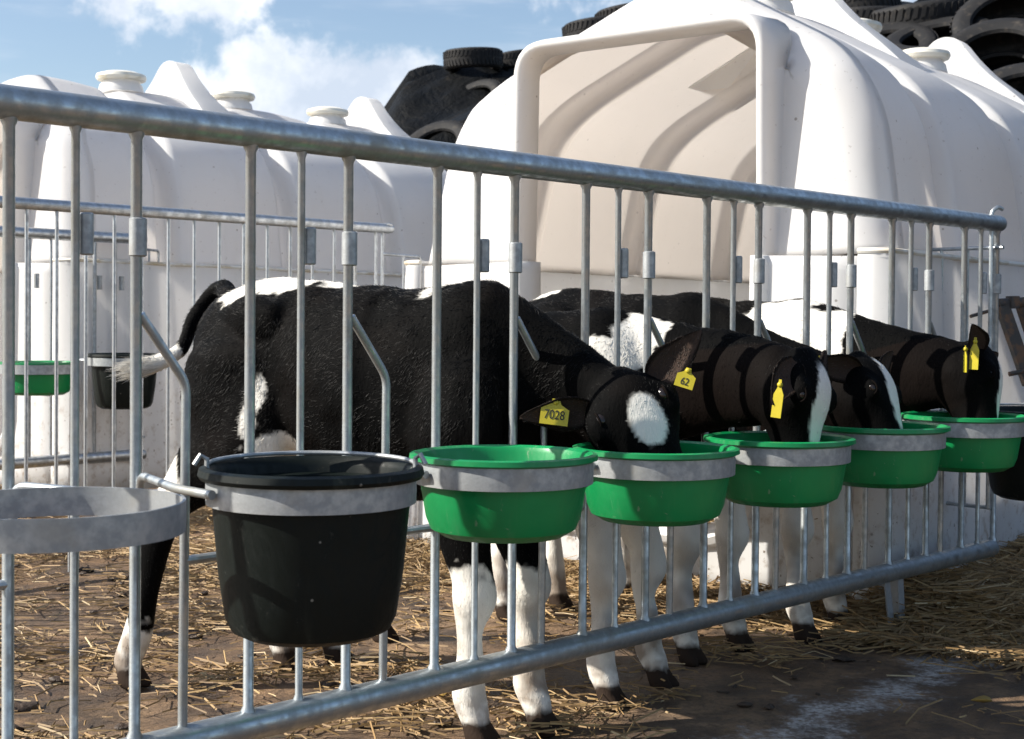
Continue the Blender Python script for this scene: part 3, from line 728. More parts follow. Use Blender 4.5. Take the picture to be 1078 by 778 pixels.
def calf(name_label, FR, FL, HR, HL, poll, d, n, hgt, hairs, pattern, ears, hockdx=(0, 0), vox=.0085, wc=0, tail=None, hair_len=.0115, sway=0, neckmid=None, nrad=1.0, tags=(), hlen=.90, hsc=1.0, eyep=(.090, .019, .0700), rear=.06, brown=.13):
    fm = (Vector(FR)+Vector(FL))/2; hm = (Vector(HR)+Vector(HL))/2
    h = (fm-hm).normalized(); mid = (fm+hm)/2; rz = math.atan2(h.y, h.x)
    root = tag(empty('calf', (mid.x, mid.y, 0), rz), name_label, 'calf', 'black and white calves eating through the near fence')
    Mi = root.matrix_basis.inverted(); Mr = Mi.to_3x3()
    lc = lambda p: Mi @ Vector((p[0], p[1], p[2] if len(p) > 2 else 0))
    wb_ = (fm-hm).length; k = hgt/.94
    xf = wb_/2; xr = -wb_/2
    Y_, Z_, X_ = V(0, 1, 0), V(0, 0, 1), V(1, 0, 0)
    parts = []
    tr = []
    # trunk: x, top z, bottom z, half width
    L0 = xr+rear; L1 = xf-.06
    T = [(L0-.105, .84, .60, .055), (L0-.085, .895, .575, .095), (L0-.02, .925, .545, .135), (L0+.10, .950, .525, .148), (L0+.20, .942, .540, .137), (L0+.33, .930, .490, .160), (L0+.45, .925, .475, .168),
         (L1-.22, .922, .468, .160), (L1-.10, .930, .465, .140), (L1, .935, .460, .120), (L1+.055, .895, .475, .100), (L1+.095, .83, .51, .072), (L1+.115, .77, .56, .045)]
    for x, zt_, zb_, hw in T:
        zc = (zt_*.52+zb_*.48)*k; tr.append((V(x, sway*(x-L0)*0, zc), Y_, Z_, hw*k, (zt_*k-zc), (zc-zb_*k)))
    parts.append(loft(dens(tr, 4), 32))
    # hip / pin bones, shoulder mass
    for sy in (-1, 1):
        parts.append(loft(dens([(V(L0+.02, sy*.075*k, .87*k), Y_, Z_, .035, .03, .05), (V(L0+.12, sy*.105*k, .865*k), Y_, Z_, .046, .048, .085), (V(L0+.20, sy*.112*k, .858*k), Y_, Z_, .032, .034, .06)]), 16))
    # front legs
    for F, sy in ((FR, -1), (FL, 1)):
        f = lc(F); top = V(xf-.06, sy*.085*k, .74*k); elb = V(xf-.055, sy*.09*k, .50*k)
        kn = elb.lerp(f, .45); kn.z = .305*k; kn.x += .018
        fe = elb.lerp(f, .84); fe.z = .095*k; fe.x -= .004
        fe2 = f+V(.004, 0, .055*k)
        parts.append(loft(limb([(top, .055*k, .10*k), (V(top.x+.0, sy*.100*k, .63*k), .060*k, .115*k), (elb, .050*k, .080*k), (elb.lerp(kn, .5), .044*k, .056*k), (kn+V(0, 0, .035), .041*k, .044*k), (kn+V(0.006, 0, -.015), .044*k, .047*k), (kn+V(-.006, 0, -.075*k), .026*k, .030*k), (kn.lerp(fe, .6), .0255*k, .029*k), (fe+V(0, 0, .02), .033*k, .035*k), (fe, .034*k, .036*k), (fe2, .030*k, .033*k), (f+V(.010, 0, .040), .027*k, .030*k)]), 20))
        for q_ in (-1, 1): parts.append(loft(dens([(f+V(.004, q_*.017, .045), Y_, X_, .015, .022, .022), (f+V(.018, q_*.019, .022), Y_, X_, .018, .030, .026), (f+V(.026, q_*.019, .004), Y_, X_, .019, .040, .030)]), 12))
        parts.append(loft(dens([(f+V(-.028, sy*.012, .088*k), Y_, Z_, .009, .010, .010), (f+V(-.036, sy*.012, .070*k), Y_, Z_, .009, .010, .012)]), 8))
    # hind legs
    for i, (F, sy) in enumerate(((HR, -1), (HL, 1))):
        f = lc(F); hip = V(L0+.07, sy*.085*k, .76*k); sti = V(xr+.17+(f.x-xr)*.25, sy*.115*k, .555*k)
        hk = V(f.x-.035+hockdx[i], f.y*.8+sy*.085*k*.2, .395*k); gas = sti.lerp(hk, .52)
        fe = hk.lerp(f, .74); fe.z = .105*k; fe.x = hk.x+(f.x-hk.x)*.70
        f2 = f+V(.0, 0, .055*k)
        parts.append(loft(limb([(hip, .085*k, .15*k), (V(L0+.07, sy*.10*k, .66*k), .078*k, .165*k), (V(L0+.085, sy*.115*k, .565*k).lerp(sti, .35), .068*k, .125*k), (gas, .045*k, .062*k), (gas.lerp(hk, .7), .035*k, .048*k), (hk, .036*k, .054*k), (hk.lerp(fe, .22), .030*k, .041*k), (hk.lerp(fe, .6), .026*k, .031*k), (fe+V(0, 0, .01), .033*k, .036*k), (f2, .030*k, .034*k), (f+V(.010, 0, .040), .027*k, .030*k)]), 20))
        for q_ in (-1, 1): parts.append(loft(dens([(f+V(.004, q_*.017, .045), Y_, X_, .015, .022, .022), (f+V(.018, q_*.019, .022), Y_, X_, .018, .030, .026), (f+V(.026, q_*.019, .004), Y_, X_, .019, .040, .030)]), 12))
        parts.append(loft(dens([(hk+V(-.022, 0, .045), Y_, X_, .012, .016, .012), (hk+V(-.036, 0, -.0), Y_, X_, .013, .018, .012), (hk+V(-.026, 0, -.04), Y_, X_, .012, .014, .012)]), 10))
    # head
    d = (Mr @ Vector(d)).normalized(); n_ = (Mr @ Vector(n)); n_ = (n_-d*n_.dot(d)).normalized(); e = n_.cross(d).normalized()   # e = calf's left
    po = lc(poll); hs = k*1.03*hsc; hl = hs*hlen
    Hs = [(-.022, .038, .026, .05), (.004, .060, .042, .078), (.036, .077, .055, .094), (.075, .084, .060, .105), (.115, .078, .056, .100), (.155, .060, .050, .078), (.20, .049, .043, .058), (.24, .046, .038, .050), (.275, .049, .034, .045), (.298, .043, .026, .034)]
    hd = [(po+d*(s_*hl)+n_*((-.004-.12*s_)*hs), e, n_, w_*hs, t_*hs, b_*hs) for s_, w_, t_, b_ in Hs]
    parts.append(loft(dens(hd, 4), 28))
    for sy in (-1, 1):
        c = po+d*(.080*hl)+n_*(.014*hs)+e*(sy*.068*hs)   # brow
        parts.append(loft(dens([(c-d*.022, e, n_, .014, .018, .02), (c, e, n_, .020, .026, .026), (c+d*.028, e, n_, .014, .016, .02)]), 12))
        c = po+d*(.07*hl)+n_*(-.055*hs)+e*(sy*.045*hs)   # cheek
        parts.append(loft(dens([(c-d*.04, e, n_, .028, .04, .035), (c, e, n_, .036, .05, .045), (c+d*.05, e, n_, .026, .035, .03)]), 14))
    # neck
    n0 = V(L1-.03, 0, .755*k); n1 = po+d*(.035)-n_*(.058*hs)
    mids = Mi @ fp(O1, neckmid[0]*PER+neckmid[1], neckmid[3] if len(neckmid) > 3 else -.01, neckmid[2])
    # control so that curve passes through mids at .5
    ctrl = mids*2-(n0+n1)*.5
    secs = []
    for i in range(9):
        t = i/8; c = n0*(1-t)**2+ctrl*2*t*(1-t)+n1*t*t; tg = ((ctrl-n0)*(1-t)+(n1-ctrl)*t).normalized()
        sd_ = Y_.lerp(e, t**1.3).normalized(); sd_ = (sd_-tg*sd_.dot(tg)).normalized(); up = sd_.cross(tg)*-1
        if up.dot(Z_.lerp(n_, t)) < 0: up = -up
        wv = (.098*(1-t)+.068*t)*k*nrad-.018*math.sin(math.pi*min(1, t*1.0)); hv_ = (.175*(1-t)+.084*t)*k*nrad
        secs.append((c, sd_, up, wv, hv_, hv_*(1.30-.22*t)))
    parts.append(loft(dens(secs, 3), 28))
    # tail
    if tail is None:
        tail = [V(L0-.095, .0, .86*k), V(L0-.135, .01, .79*k), V(L0-.14, .015, .65*k), V(L0-.13, .02, .50*k), V(L0-.12, .02, .40*k)]
    else: tail = [Mi @ Vector(p) for p in tail]
    tail = [V(L0-.05, 0, .89*k)]+tail
    m = len(tail); tp = []
    for i, p in enumerate(tail):
        r_ = .017*(1-i/m)+.010; tp.append((p, r_, r_))
    tp[-1] = (tail[-1], .015, .020); tp[-2] = (tail[-2], .019, .026)
    parts.append(loft(limb(tp), 12))
    # ---- remesh into one skin ----
    vs = []; fs = []
    for a, b in parts:
        o_ = len(vs); vs += a; fs += [tuple(i+o_ for i in q) for q in b]
    me = bpy.data.meshes.new('tmp'); me.from_pydata([tuple(v) for v in vs], [], fs); me.update()
    tmp = bpy.data.objects.new('tmp', me); COL.objects.link(tmp)
    rm = tmp.modifiers.new('r', 'REMESH'); rm.mode = 'VOXEL'; rm.voxel_size = vox; rm.use_smooth_shade = True
    sm = tmp.modifiers.new('s', 'SMOOTH'); sm.factor = .5; sm.iterations = 7
    dg = bpy.context.evaluated_depsgraph_get(); ev = tmp.evaluated_get(dg); m2 = ev.to_mesh()
    NV = len(m2.vertices); co = np.empty(NV*3, 'f'); m2.vertices.foreach_get('co', co); co = co.reshape(-1, 3)
    fc = [tuple(p.vertices) for p in m2.polygons]; ev.to_mesh_clear(); bpy.data.objects.remove(tmp)
    # muscle and bone irregularity
    dn_ = np.array([.007*fbm(p, 6.5, 2)+.003*fbm((p[0]+3, p[1], p[2]*.6), 19, 2) for p in co])*np.clip((co[:, 2]-.25)*4, .15, 1)
    cen = np.stack([co[:, 0], co[:, 1]*.0, np.full(NV, .7*k)], 1); dv = co-cen; dv /= np.linalg.norm(dv, axis=1, keepdims=True)+1e-6; co = (co+dv*dn_[:, None]).astype('f')
    # ---- ears, joined onto the skin ----
    ear_id = np.zeros(NV, int); allv = [Vector(q) for q in co]
    earinfo = []
    for (sy, tipdir, face, ln, wd) in ears:
        base = po+d*(.018*hs)+e*(sy*.066*hs)-n_*(.0*hs); td = (Mr @ Vector(tipdir)).normalized(); fcx = Mr @ Vector(face); fcx = (fcx-td*fcx.dot(td)).normalized(); sdv = td.cross(fcx)
        nu, nvv = 18, 15; front = []
        for a in range(nu):
            t = a/(nu-1)
            wdt = wd*(.42+1.1*t)*(1 if t < .35 else 1)*math.sqrt(max(.0004, 1-t**2.6)) if t < 1 else .002
            wdt = wd*max(.04, (math.sin(min(1, t/.45+.28)*math.pi/2))*(1-max(0, t-.45)/.56)**.75)
            for b in range(nvv):
                q = (b/(nvv-1)*2-1); cup = .55*wdt*(q*q)*(1-.6*t)+.012*t*t
                front.append(base+td*(ln*t-.015)+sdv*(wdt*q)+fcx*(cup-.010*t+.03*t*(1-t)*0))
        off = len(allv); allv += front
        thick = [p-fcx*.006*(1-.5*(i//nvv)/nu) for i, p in enumerate(front)]; allv += thick
        for i in range(nu-1):
            for j in range(nvv-1):
                a = off+i*nvv+j; fc.append((a, a+nvv, a+nvv+1, a+1)); a2 = a+nu*nvv; fc.append((a2, a2+1, a2+nvv+1, a2+nvv))
        for i in range(nu-1):
            for j in (0, nvv-1):
                a = off+i*nvv+j; b = a+nu*nvv; fc.append((a, b, b+nvv, a+nvv) if j == 0 else (a, a+nvv, b+nvv, b))
        j0 = off+(nu-1)*nvv
        for j in range(nvv-1): a = j0+j; b = a+nu*nvv; fc.append((a, b, b+1, a+1))
        ear_id = np.concatenate([ear_id, np.full(2*nu*nvv, sy if sy else 1)])
        earinfo.append((base, td, fcx, sdv, ln, wd))
    body = mk('body', allv, fc, M['skin'], root, True, False)
    me = body.data; NV = len(me.vertices)
    co = np.array([tuple(v) for v in allv], 'f')
    # head-frame coordinates handed to the pattern
    rel = co-np.array(po); hc = np.stack([rel @ np.array(d)/hlen, rel @ np.array(n_), rel @ np.array(e)], 1)/hs
    nz1 = np.array([fbm(p, 9, 3) for p in co]); nz2 = np.array([fbm((p[0]+5, p[1], p[2]), 40, 2) for p in co])
    tl = np.array([min((Vector(p)-q).length for q in tail[-3:]) for p in co]) if False else np.full(NV, 9.)
    q1 = np.array(tail[-1]); q2 = np.array(tail[-2]); q3 = np.array(tail[-3])
    for q in (q1, (q1+q2)/2, q2): tl = np.minimum(tl, np.linalg.norm(co-q, axis=1))
    def side_patch(px, py, rx, rz, ymax=.03, yl=-.13, g=1.0):
        # ellipse on the flank turned to the camera, centred where that spot of the coat lies
        e0 = Mi @ EYE; dr = Mr @ ray(px, py); t = (yl-e0.y)/dr.y; c = e0+dr*t
        q = np.sqrt(((co[:, 0]-c.x)/rx)**2+((co[:, 2]-c.z)/rz)**2)+(nz1*.5+nz2*.25)*.9*g
        return np.clip((1-q)/.12+.5, 0, 1)*(co[:, 1] < ymax)
    white = pattern(co, hc, nz1*.5+nz2*.25, ear_id, tl, k, side_patch)
    white = np.clip(white, 0, 1)[:, None]
    blk = np.array([[.0016, .0016, .0017]])+np.clip(nz1+.0, 0, 1)[:, None]*np.array([[.0030, .0020, .0015]])
    # brown tinge on necks, cheeks and ears of the young coat
    br = np.clip((hc[:, 0] < .16)*(hc[:, 0] > -.06)*(hc[:, 1] < .0)*1.0, 0, 1)[:, None]*np.clip(-hc[:, 1:2]*5, 0, 1)*brown*(np.linalg.norm(rel, axis=1) < .33)[:, None]
    blk = blk*(1-br)+np.array([[.034, .018, .012]])*br
    blk[ear_id != 0] = (.009, .0065, .0055)
    e_ix = np.flatnonzero(ear_id != 0); per = 2*18*15
    for q_ in range(len(e_ix)//per):
        inner = e_ix[q_*per:q_*per+per//2]; uu_ = np.tile(np.abs(np.linspace(-1, 1, 15)), 18)
        blk[inner] = np.where((uu_ < .8)[:, None], np.array([[.052, .036, .029]]), np.array([[.014, .010, .008]]))
    wht = np.array([[.74, .715, .66]])*(1-.12*np.clip(nz1, 0, 1)[:, None])
    # dirt on the legs
    low = np.clip(np.clip((.40-co[:, 2])/.34, 0, 1)*np.clip(nz1*2.4+.15, 0, 1)+np.clip((.13-co[:, 2])/.06, 0, 1)*np.clip(nz2*2+.45, 0, 1)*.7, 0, 1); wht = wht*(1-low[:, None]*.72)+np.array([[.17, .105, .06]])*low[:, None]*.72
    colr = blk*(1-white)+wht*white
    hoof = np.clip((.052-co[:, 2]+nz2*.008)/.010, 0, 1)[:, None]; colr = colr*(1-hoof)+np.array([[.035, .024, .018]])*hoof
    mz = (np.clip((hc[:, 0]-.268)/.01, 0, 1)*(np.linalg.norm(rel, axis=1) < .36))[:, None]; colr = colr*(1-mz)+np.array([[.03, .02, .02]])*mz
    ca = me.color_attributes.new('coat', 'FLOAT_COLOR', 'POINT'); ca.data.foreach_set('color', np.concatenate([colr, np.ones((NV, 1))], 1).astype('f').ravel())
    # ---- hair ----
    me.calc_loop_triangles(); nt_ = len(me.loop_triangles); tri = np.empty(nt_*3, 'i'); me.loop_triangles.foreach_get('vertices', tri); tri = tri.reshape(-1, 3)
    nrm = np.empty(NV*3, 'f'); me.vertices.foreach_get('normal', nrm); nrm = nrm.reshape(-1, 3)
    A, B, Cc = co[tri[:, 0]], co[tri[:, 1]], co[tri[:, 2]]; ar = np.linalg.norm(np.cross(B-A, Cc-A), axis=1); 
    cz = (A[:, 2]+B[:, 2]+Cc[:, 2])/3; ar = ar*(cz > .055)
    # strands only where the coat can be seen well: skip the belly of far sides evenly
    pick = npr.choice(nt_, hairs, p=ar/ar.sum()); u_ = npr.rand(hairs, 1); v_ = npr.rand(hairs, 1); fl = (u_+v_) > 1; u_ = np.where(fl, 1-u_, u_); v_ = np.where(fl, 1-v_, v_)
    w0 = 1-u_-v_; pt = A[pick]*w0+B[pick]*u_+Cc[pick]*v_
    nn = nrm[tri[pick, 0]]*w0+nrm[tri[pick, 1]]*u_+nrm[tri[pick, 2]]*v_; nn /= np.linalg.norm(nn, axis=1, keepdims=True)+1e-9
    cc = colr[tri[pick, 0]]*w0+colr[tri[pick, 1]]*u_+colr[tri[pick, 2]]*v_
    isear = ear_id[tri[pick, 0]] != 0
    comb = np.tile(np.array([[-.75, 0, -.65]]), (hairs, 1)); onhead = (np.linalg.norm(pt-np.array(po), axis=1) < .30*hs) & ((pt-np.array(po)) @ np.array(d) > -.06)
    comb[onhead] = -np.array(d)*.9; legs = pt[:, 2] < .42*k; comb[legs & ~onhead] = (-.15, 0, -1)
    back = (pt[:, 2] > .86*k) & ~onhead; comb[back] = (-1, 0, -.1)
    if len(earinfo):
        for (base, td, fcx, sdv, ln, wd) in earinfo: 
            selx = isear & (np.linalg.norm(pt-np.array(base), axis=1) < ln+.03) & (((pt-np.array(base)) @ np.array(td)) > -.03); comb[selx] = np.array(td)
    # swirl noise in comb
    cl_ = np.array([fbm(p, 7, 2) for p in pt[::1]]) if hairs <= 400000 else np.zeros(hairs)
    cf_ = np.array([mnoise.noise(Vector(p)*48) for p in pt])
    side = np.cross(nn, comb); comb = comb+side*(cl_[:, None]*.8+cf_[:, None]*.9); comb -= nn*np.sum(comb*nn, 1, keepdims=True); comb /= np.linalg.norm(comb, axis=1, keepdims=True)+1e-9
    intail = np.minimum(np.linalg.norm(pt-q1, axis=1), np.linalg.norm(pt-(q1+q2)/2, axis=1)) < .05
    ln_ = hair_len*(.6+.8*npr.rand(hairs, 1)); ln_[onhead] *= .55; ln_[legs] *= .55; ln_[isear] *= .8
    lift = .15+.18*npr.rand(hairs, 1)+.12*np.clip(cl_, -1, 1)[:, None]+.22*cf_[:, None]; lift[intail] = .1
    ln_[intail] *= 4.2
    if intail.any():
        tdn = (q1-q2)/np.linalg.norm(q1-q2); comb[intail] = tdn
    jit = npr.normal(0, .13, (hairs, 3)); seg = 4; pos = np.empty((hairs, seg, 3), 'f')
    for s_i in range(seg):
        t = s_i/(seg-1); pos[:, s_i] = pt-nn*.001+ln_*t*(comb*(1-lift*.35)+nn*lift*(1-.55*t)+jit*(.4+.6*t))
    hcv = bpy.data.hair_curves.new('coat'); hcv.add_curves([seg]*hairs)
    hcv.attributes['position'].data.foreach_set('vector', pos.ravel())
    ra = hcv.attributes.get('radius') or hcv.attributes.new('radius', 'FLOAT', 'POINT')
    rad = np.tile(np.array([.00042, .00038, .00026, .00006], 'f'), hairs); ra.data.foreach_set('value', rad)
    cj = cc*(.7+.6*npr.rand(hairs, 1)+np.where(cc.mean(1, keepdims=True) < .06, .5, .12)*cf_[:, None]); dark = (cc.mean(1) < .06)
    # a few sun-bleached hairs
    blc = dark & (npr.rand(hairs) < .08); cj[blc] = cj[blc]*2.0+np.array([.006, .004, .002])
    at_ = hcv.attributes.new('coat', 'FLOAT_COLOR', 'CURVE'); at_.data.foreach_set('color', np.concatenate([cj, np.ones((hairs, 1))], 1).astype('f').ravel())
    ho = bpy.data.objects.new('coat_hair', hcv); COL.objects.link(ho); ho.parent = body; hcv.materials.append(M['hair'])
    # ---- eyes ----
    for sy in (-1, 1):
        c = po+d*(eyep[0]*hl)+n_*(eyep[1]*hs)+e*(sy*eyep[2]*hs)
        ball = []; nb_ = 14
        for i in range(nb_+1):
            for j in range(20):
                a = math.pi*i/nb_; b = 2*math.pi*j/20; ball.append(c+d*(.0150*math.cos(b)*math.sin(a))+n_*(.0115*math.sin(b)*math.sin(a))+e*(.0125*math.cos(a)))
        fs_ = [(i*20+j, i*20+(j+1) % 20, (i+1)*20+(j+1) % 20, (i+1)*20+j) for i in range(nb_) for j in range(20)]
        mk('eye', ball, fs_, M['eye'], root, True, False)
        lid = MB(); pts = [c+d*(.0165*math.cos(b))+n_*(.0128*math.sin(b))+e*(sy*.0055) for b in [2*math.pi*j/20 for j in range(20)]]
        lid.tube(pts, .0024, 8, True); lo = mk('eyelid', lid.v, lid.f, M['lid'], root, True, False)
    # ---- ear tags ----
    for (ei, along, side_, hang, sz, text, wdir, ndir) in tags:
        base, td, fcx, sdv, ln, wd = earinfo[ei]
        c0 = base+td*(ln*along)+sdv*(wd*side_)+fcx*.010
        up = (Mr @ Vector(hang)).normalized()*-1; nr = (Mr @ Vector(ndir)); nr = (nr-up*nr.dot(up)).normalized(); rt_ = up.cross(nr)
        W_, H_ = sz
        c = c0-up*(H_*.5)+nr*((.012 if sz[1] < .04 else -.006) if text else .026)
        out2 = [(-W_*.5, -H_*.5), (W_*.5, -H_*.5), (W_*.5, H_*.18), (W_*.2, H_*.38), (W_*.13, H_*.62), (-W_*.13, H_*.62), (-W_*.2, H_*.38), (-W_*.5, H_*.18)]
        m_ = len(out2); vv = [c+rt_*a+up*b+nr*.0012 for a, b in out2]+[c+rt_*a+up*b-nr*.0012 for a, b in out2]
        ff = [tuple(range(m_)), tuple(range(2*m_-1, m_-1, -1))]+[(i, i+m_, (i+1) % m_+m_, (i+1) % m_) for i in range(m_)]
        to = mk('ear_tag', vv, ff, M['tag'], root, False, False)
        pb = MB(); pc = c+up*(H_*.47); pb.tube([pc-nr*.004, pc+nr*.003, pc+nr*.0045], [.0052, .0052, .003], 14); mk('pin_button', pb.v, pb.f, M['tag'], to, True, False)
        if text:
            for line, dy, sz_ in text:
                fo_ = bpy.data.curves.new('tag_number', 'FONT'); fo_.body = line; fo_.size = sz_; fo_.align_x = 'CENTER'; fo_.align_y = 'CENTER'; fo_.extrude = .0002
                t_ = bpy.data.objects.new('tmp', fo_); COL.objects.link(t_); bpy.context.view_layer.update()
                m3 = bpy.data.meshes.new_from_object(t_); vx = [c+rt_*(v.co.x*.8)+up*(v.co.y+dy)+nr*(.0018+v.co.z) for v in m3.vertices]; fx = [tuple(p.vertices) for p in m3.polygons]
                bpy.data.objects.remove(t_); mk('tag_number', vx, fx, M['print'], to, False, False)
    return root
g = G('eyelid skin'); g.bsdf(g.mix(g.noise(60), (.004, .003, .003), (.008, .006, .005)), .9, 0, None, .05); M['lid'] = g.m
def ell(co, c, r, nz, soft=.12):
    """soft ellipsoid membership, 1 inside"""
    q = np.sqrt((((co-np.array(c))/np.array(r))**2).sum(1))+nz*.9
    return np.clip((1-q)/soft+.5, 0, 1)
def legs_white(co, nz, zf, k, soft=.012): return np.clip((zf-co[:, 2]+nz*.10)/soft, 0, 1)
# calf 1 ----------------------------------------------------------
def pat1(co, hc, nz, ear, tl, k, sp):
    nh = (np.linalg.norm(hc, axis=1) > .34); front = co[:, 0] > .1
    w_ = legs_white(co, nz, .36, k)*front
    w_ = np.maximum(w_, legs_white(co, nz, .17, k)*(~front))
    w_ = np.maximum(w_, sp(183, 503, .065, .06, .0)*(~front)); w_ = np.maximum(w_, sp(140, 600, .026, .12, .0, g=.4)*(~front))
    top = lambda px, py, rx, rz: sp(px, py, rx, rz, .3, -.03)
    w_ = np.maximum(w_, top(310, 290, .125, .034)); w_ = np.maximum(w_, top(268, 300, .055, .045)); w_ = np.maximum(w_, top(254, 306, .035, .03)); w_ = np.maximum(w_, top(352, 296, .05, .02))
    w_ = np.maximum(w_, sp(278, 415, .022, .05)); w_ = np.maximum(w_, sp(272, 445, .020, .05)); w_ = np.maximum(w_, sp(288, 474, .06, .040, .2))
    w_ = np.maximum(w_, top(455, 300, .022, .030))
    w_ = w_*nh
    w_ = np.maximum(w_, ell(hc, (.120, .045, .012), (.060, .09, .030), nz*.35)*(np.linalg.norm(hc, axis=1) < .3)*(ear == 0))
    return np.maximum(w_, (tl < .085)*1.0)
calf('nearest calf, black with a white forehead star and numbered ear tag, tail swung left',
     (-.075, 2.925), (.055, 3.01), (-.905, 3.36), (-.57, 3.55), tuple(P(650, 408, 2.85)), (.106, -.14, -.20), (-.004, -.041, .0245), .955, 130000, pat1,
     [(-1, (-1, -.10, -.10), (-.1, -.95, -.30), .150, .036), (1, (.62, -.1, .72), (-.25, -.9, .1), .150, .040)], hockdx=(.13, .02),
     tail=[P(232, 303, 3.55), P(205, 335, 3.55), P(190, 368, 3.52), P(158, 384, 3.50), P(138, 388, 3.47)], neckmid=(2, .150, .715), hsc=1.10, hlen=.77, eyep=(.078, .027, .0580), nrad=1.08, rear=.13,
     tags=[(0, .42, .80, (-.12, -.1, -1), (.056, .046), [('7028', -.004, .026)], None, (-.12, -1, -.35)),
           (1, .40, .9, (-.3, 0, -1), (.038, .036), [('62', -.006, .021)], None, (-.2, -1, .1))])
# calf 2 ----------------------------------------------------------
def pat2(co, hc, nz, ear, tl, k, sp):
    nh = (np.linalg.norm(hc, axis=1) > .34); w_ = legs_white(co, nz, .46, k)*(co[:, 0] > .1)
    w_ = np.maximum(w_, legs_white(co, nz, .25, k))
    w_ = np.maximum(w_, sp(655, 342, .06, .05)); w_ = np.maximum(w_, sp(690, 328, .06, .012)); w_ = np.maximum(w_, sp(645, 362, .03, .035)); w_ = np.maximum(w_, sp(628, 374, .085, .036)); w_ = np.maximum(w_, sp(605, 375, .04, .015))
    w_ = w_*nh
    w_ = np.maximum(w_, ell(hc, (.14, .055, .0), (.13, .07, .038), nz*.5)*(ear == 0)*(hc[:, 1] > -.02))
    w_ = np.maximum(w_, ell(hc, (.15, -.10, .05), (.05, .03, .06), nz*.5)*(ear == 0))
    return np.maximum(w_, (tl < .08)*1.)
calf('second calf from the camera, with a broad white blaze and white flank patch',
     (.215, 3.21), (.345, 3.39), (-.45, 3.60), (-.36, 3.86), tuple(P(848, 382, 3.10)), (.03, -.22, -.95), (.80, -.58, .15), .905, 70000, pat2,
     [(-1, (-.42, -.45, -.62), (.25, -.9, .3), .125, .036), (1, (.3, .8, .4), (.8, -.5, 0), .13, .036)], neckmid=(3, .150, .745),
     tags=[(0, .45, .0, (-.12, 0, -1), (.022, .072), [], None, (-.55, -.85, 0))])
# calf 3 ----------------------------------------------------------
def pat3(co, hc, nz, ear, tl, k, sp):
    nh = (np.linalg.norm(hc, axis=1) > .34); w_ = legs_white(co, nz, .48, k)
    w_ = np.maximum(w_, sp(560, 296, .12, .05, .3, -.03)); w_ = np.maximum(w_, sp(692, 303, .014, .02, .3, -.03))
    w_ = w_*nh
    w_ = np.maximum(w_, ell(hc, (.12, .055, .0), (.12, .06, .026), nz*.5)*(ear == 0)*(hc[:, 1] > -.02))
    return np.maximum(w_, (tl < .08)*1.)
calf('third calf from the camera, dark head with a narrow white blaze slanting down its nose',
     (.45, 3.64), (.60, 3.80), (-.02, 4.16), (.14, 4.30), tuple(P(906, 386, 3.46)), (.10, -.12, -.225), (.70, -.42, .42), .955, 45000, pat3,
     [(-1, (-.85, -.3, .15), (.0, -.9, -.3), .135, .036), (1, (.5, .6, .5), (.8, -.5, 0), .13, .036)], neckmid=(4, .150, .695),
     tags=[(0, .55, -.2, (0, 0, 1), (.02, .03), [], None, (-.7, -.7, 0))])
# calf 4 ----------------------------------------------------------
def pat4(co, hc, nz, ear, tl, k, sp):
    nh = (np.linalg.norm(hc, axis=1) > .34); w_ = legs_white(co, nz, .5, k)
    w_ = np.maximum(w_, sp(830, 338, .22, .10, .3)); w_ = np.maximum(w_, sp(875, 330, .06, .05, .3))
    w_ = np.minimum(w_, 1-sp(866, 321, .045, .022, .3, -.03)); w_ = np.minimum(w_, 1-sp(830, 312, .06, .012, .3, -.03))
    w_ = w_*nh
    w_ = np.maximum(w_, ell(hc, (.14, .055, .0), (.13, .06, .028), nz*.5)*(ear == 0)*(hc[:, 1] > -.02))
    w_ = np.maximum(w_, ell(hc, (.20, -.12, .0), (.06, .03, .06), nz*.5)*(ear == 0))
    return np.maximum(w_, (tl < .08)*1.)
calf('farthest calf, with a white saddle, pricked ears and brown cheek',
     (.80, 3.90), (.935, 4.08), (.36, 4.52), (.52, 4.66), tuple(P(1028, 372, 3.78)), (.03, -.12, -.27), (.93, -.35, .1), .945, 45000, pat4,
     [(-1, (-.25, -.5, .55), (.5, -.85, -.1), .115, .040), (1, (.6, .5, .35), (.7, -.7, 0), .11, .036)], neckmid=(5, .150, .75),
     tags=[(0, .35, .1, (-.05, 0, -1), (.023, .074), [], None, (-.6, -.8, 0)), (0, .3, -.5, (0, 0, -1), (.012, .062), [], None, (-.9, -.4, 0))])
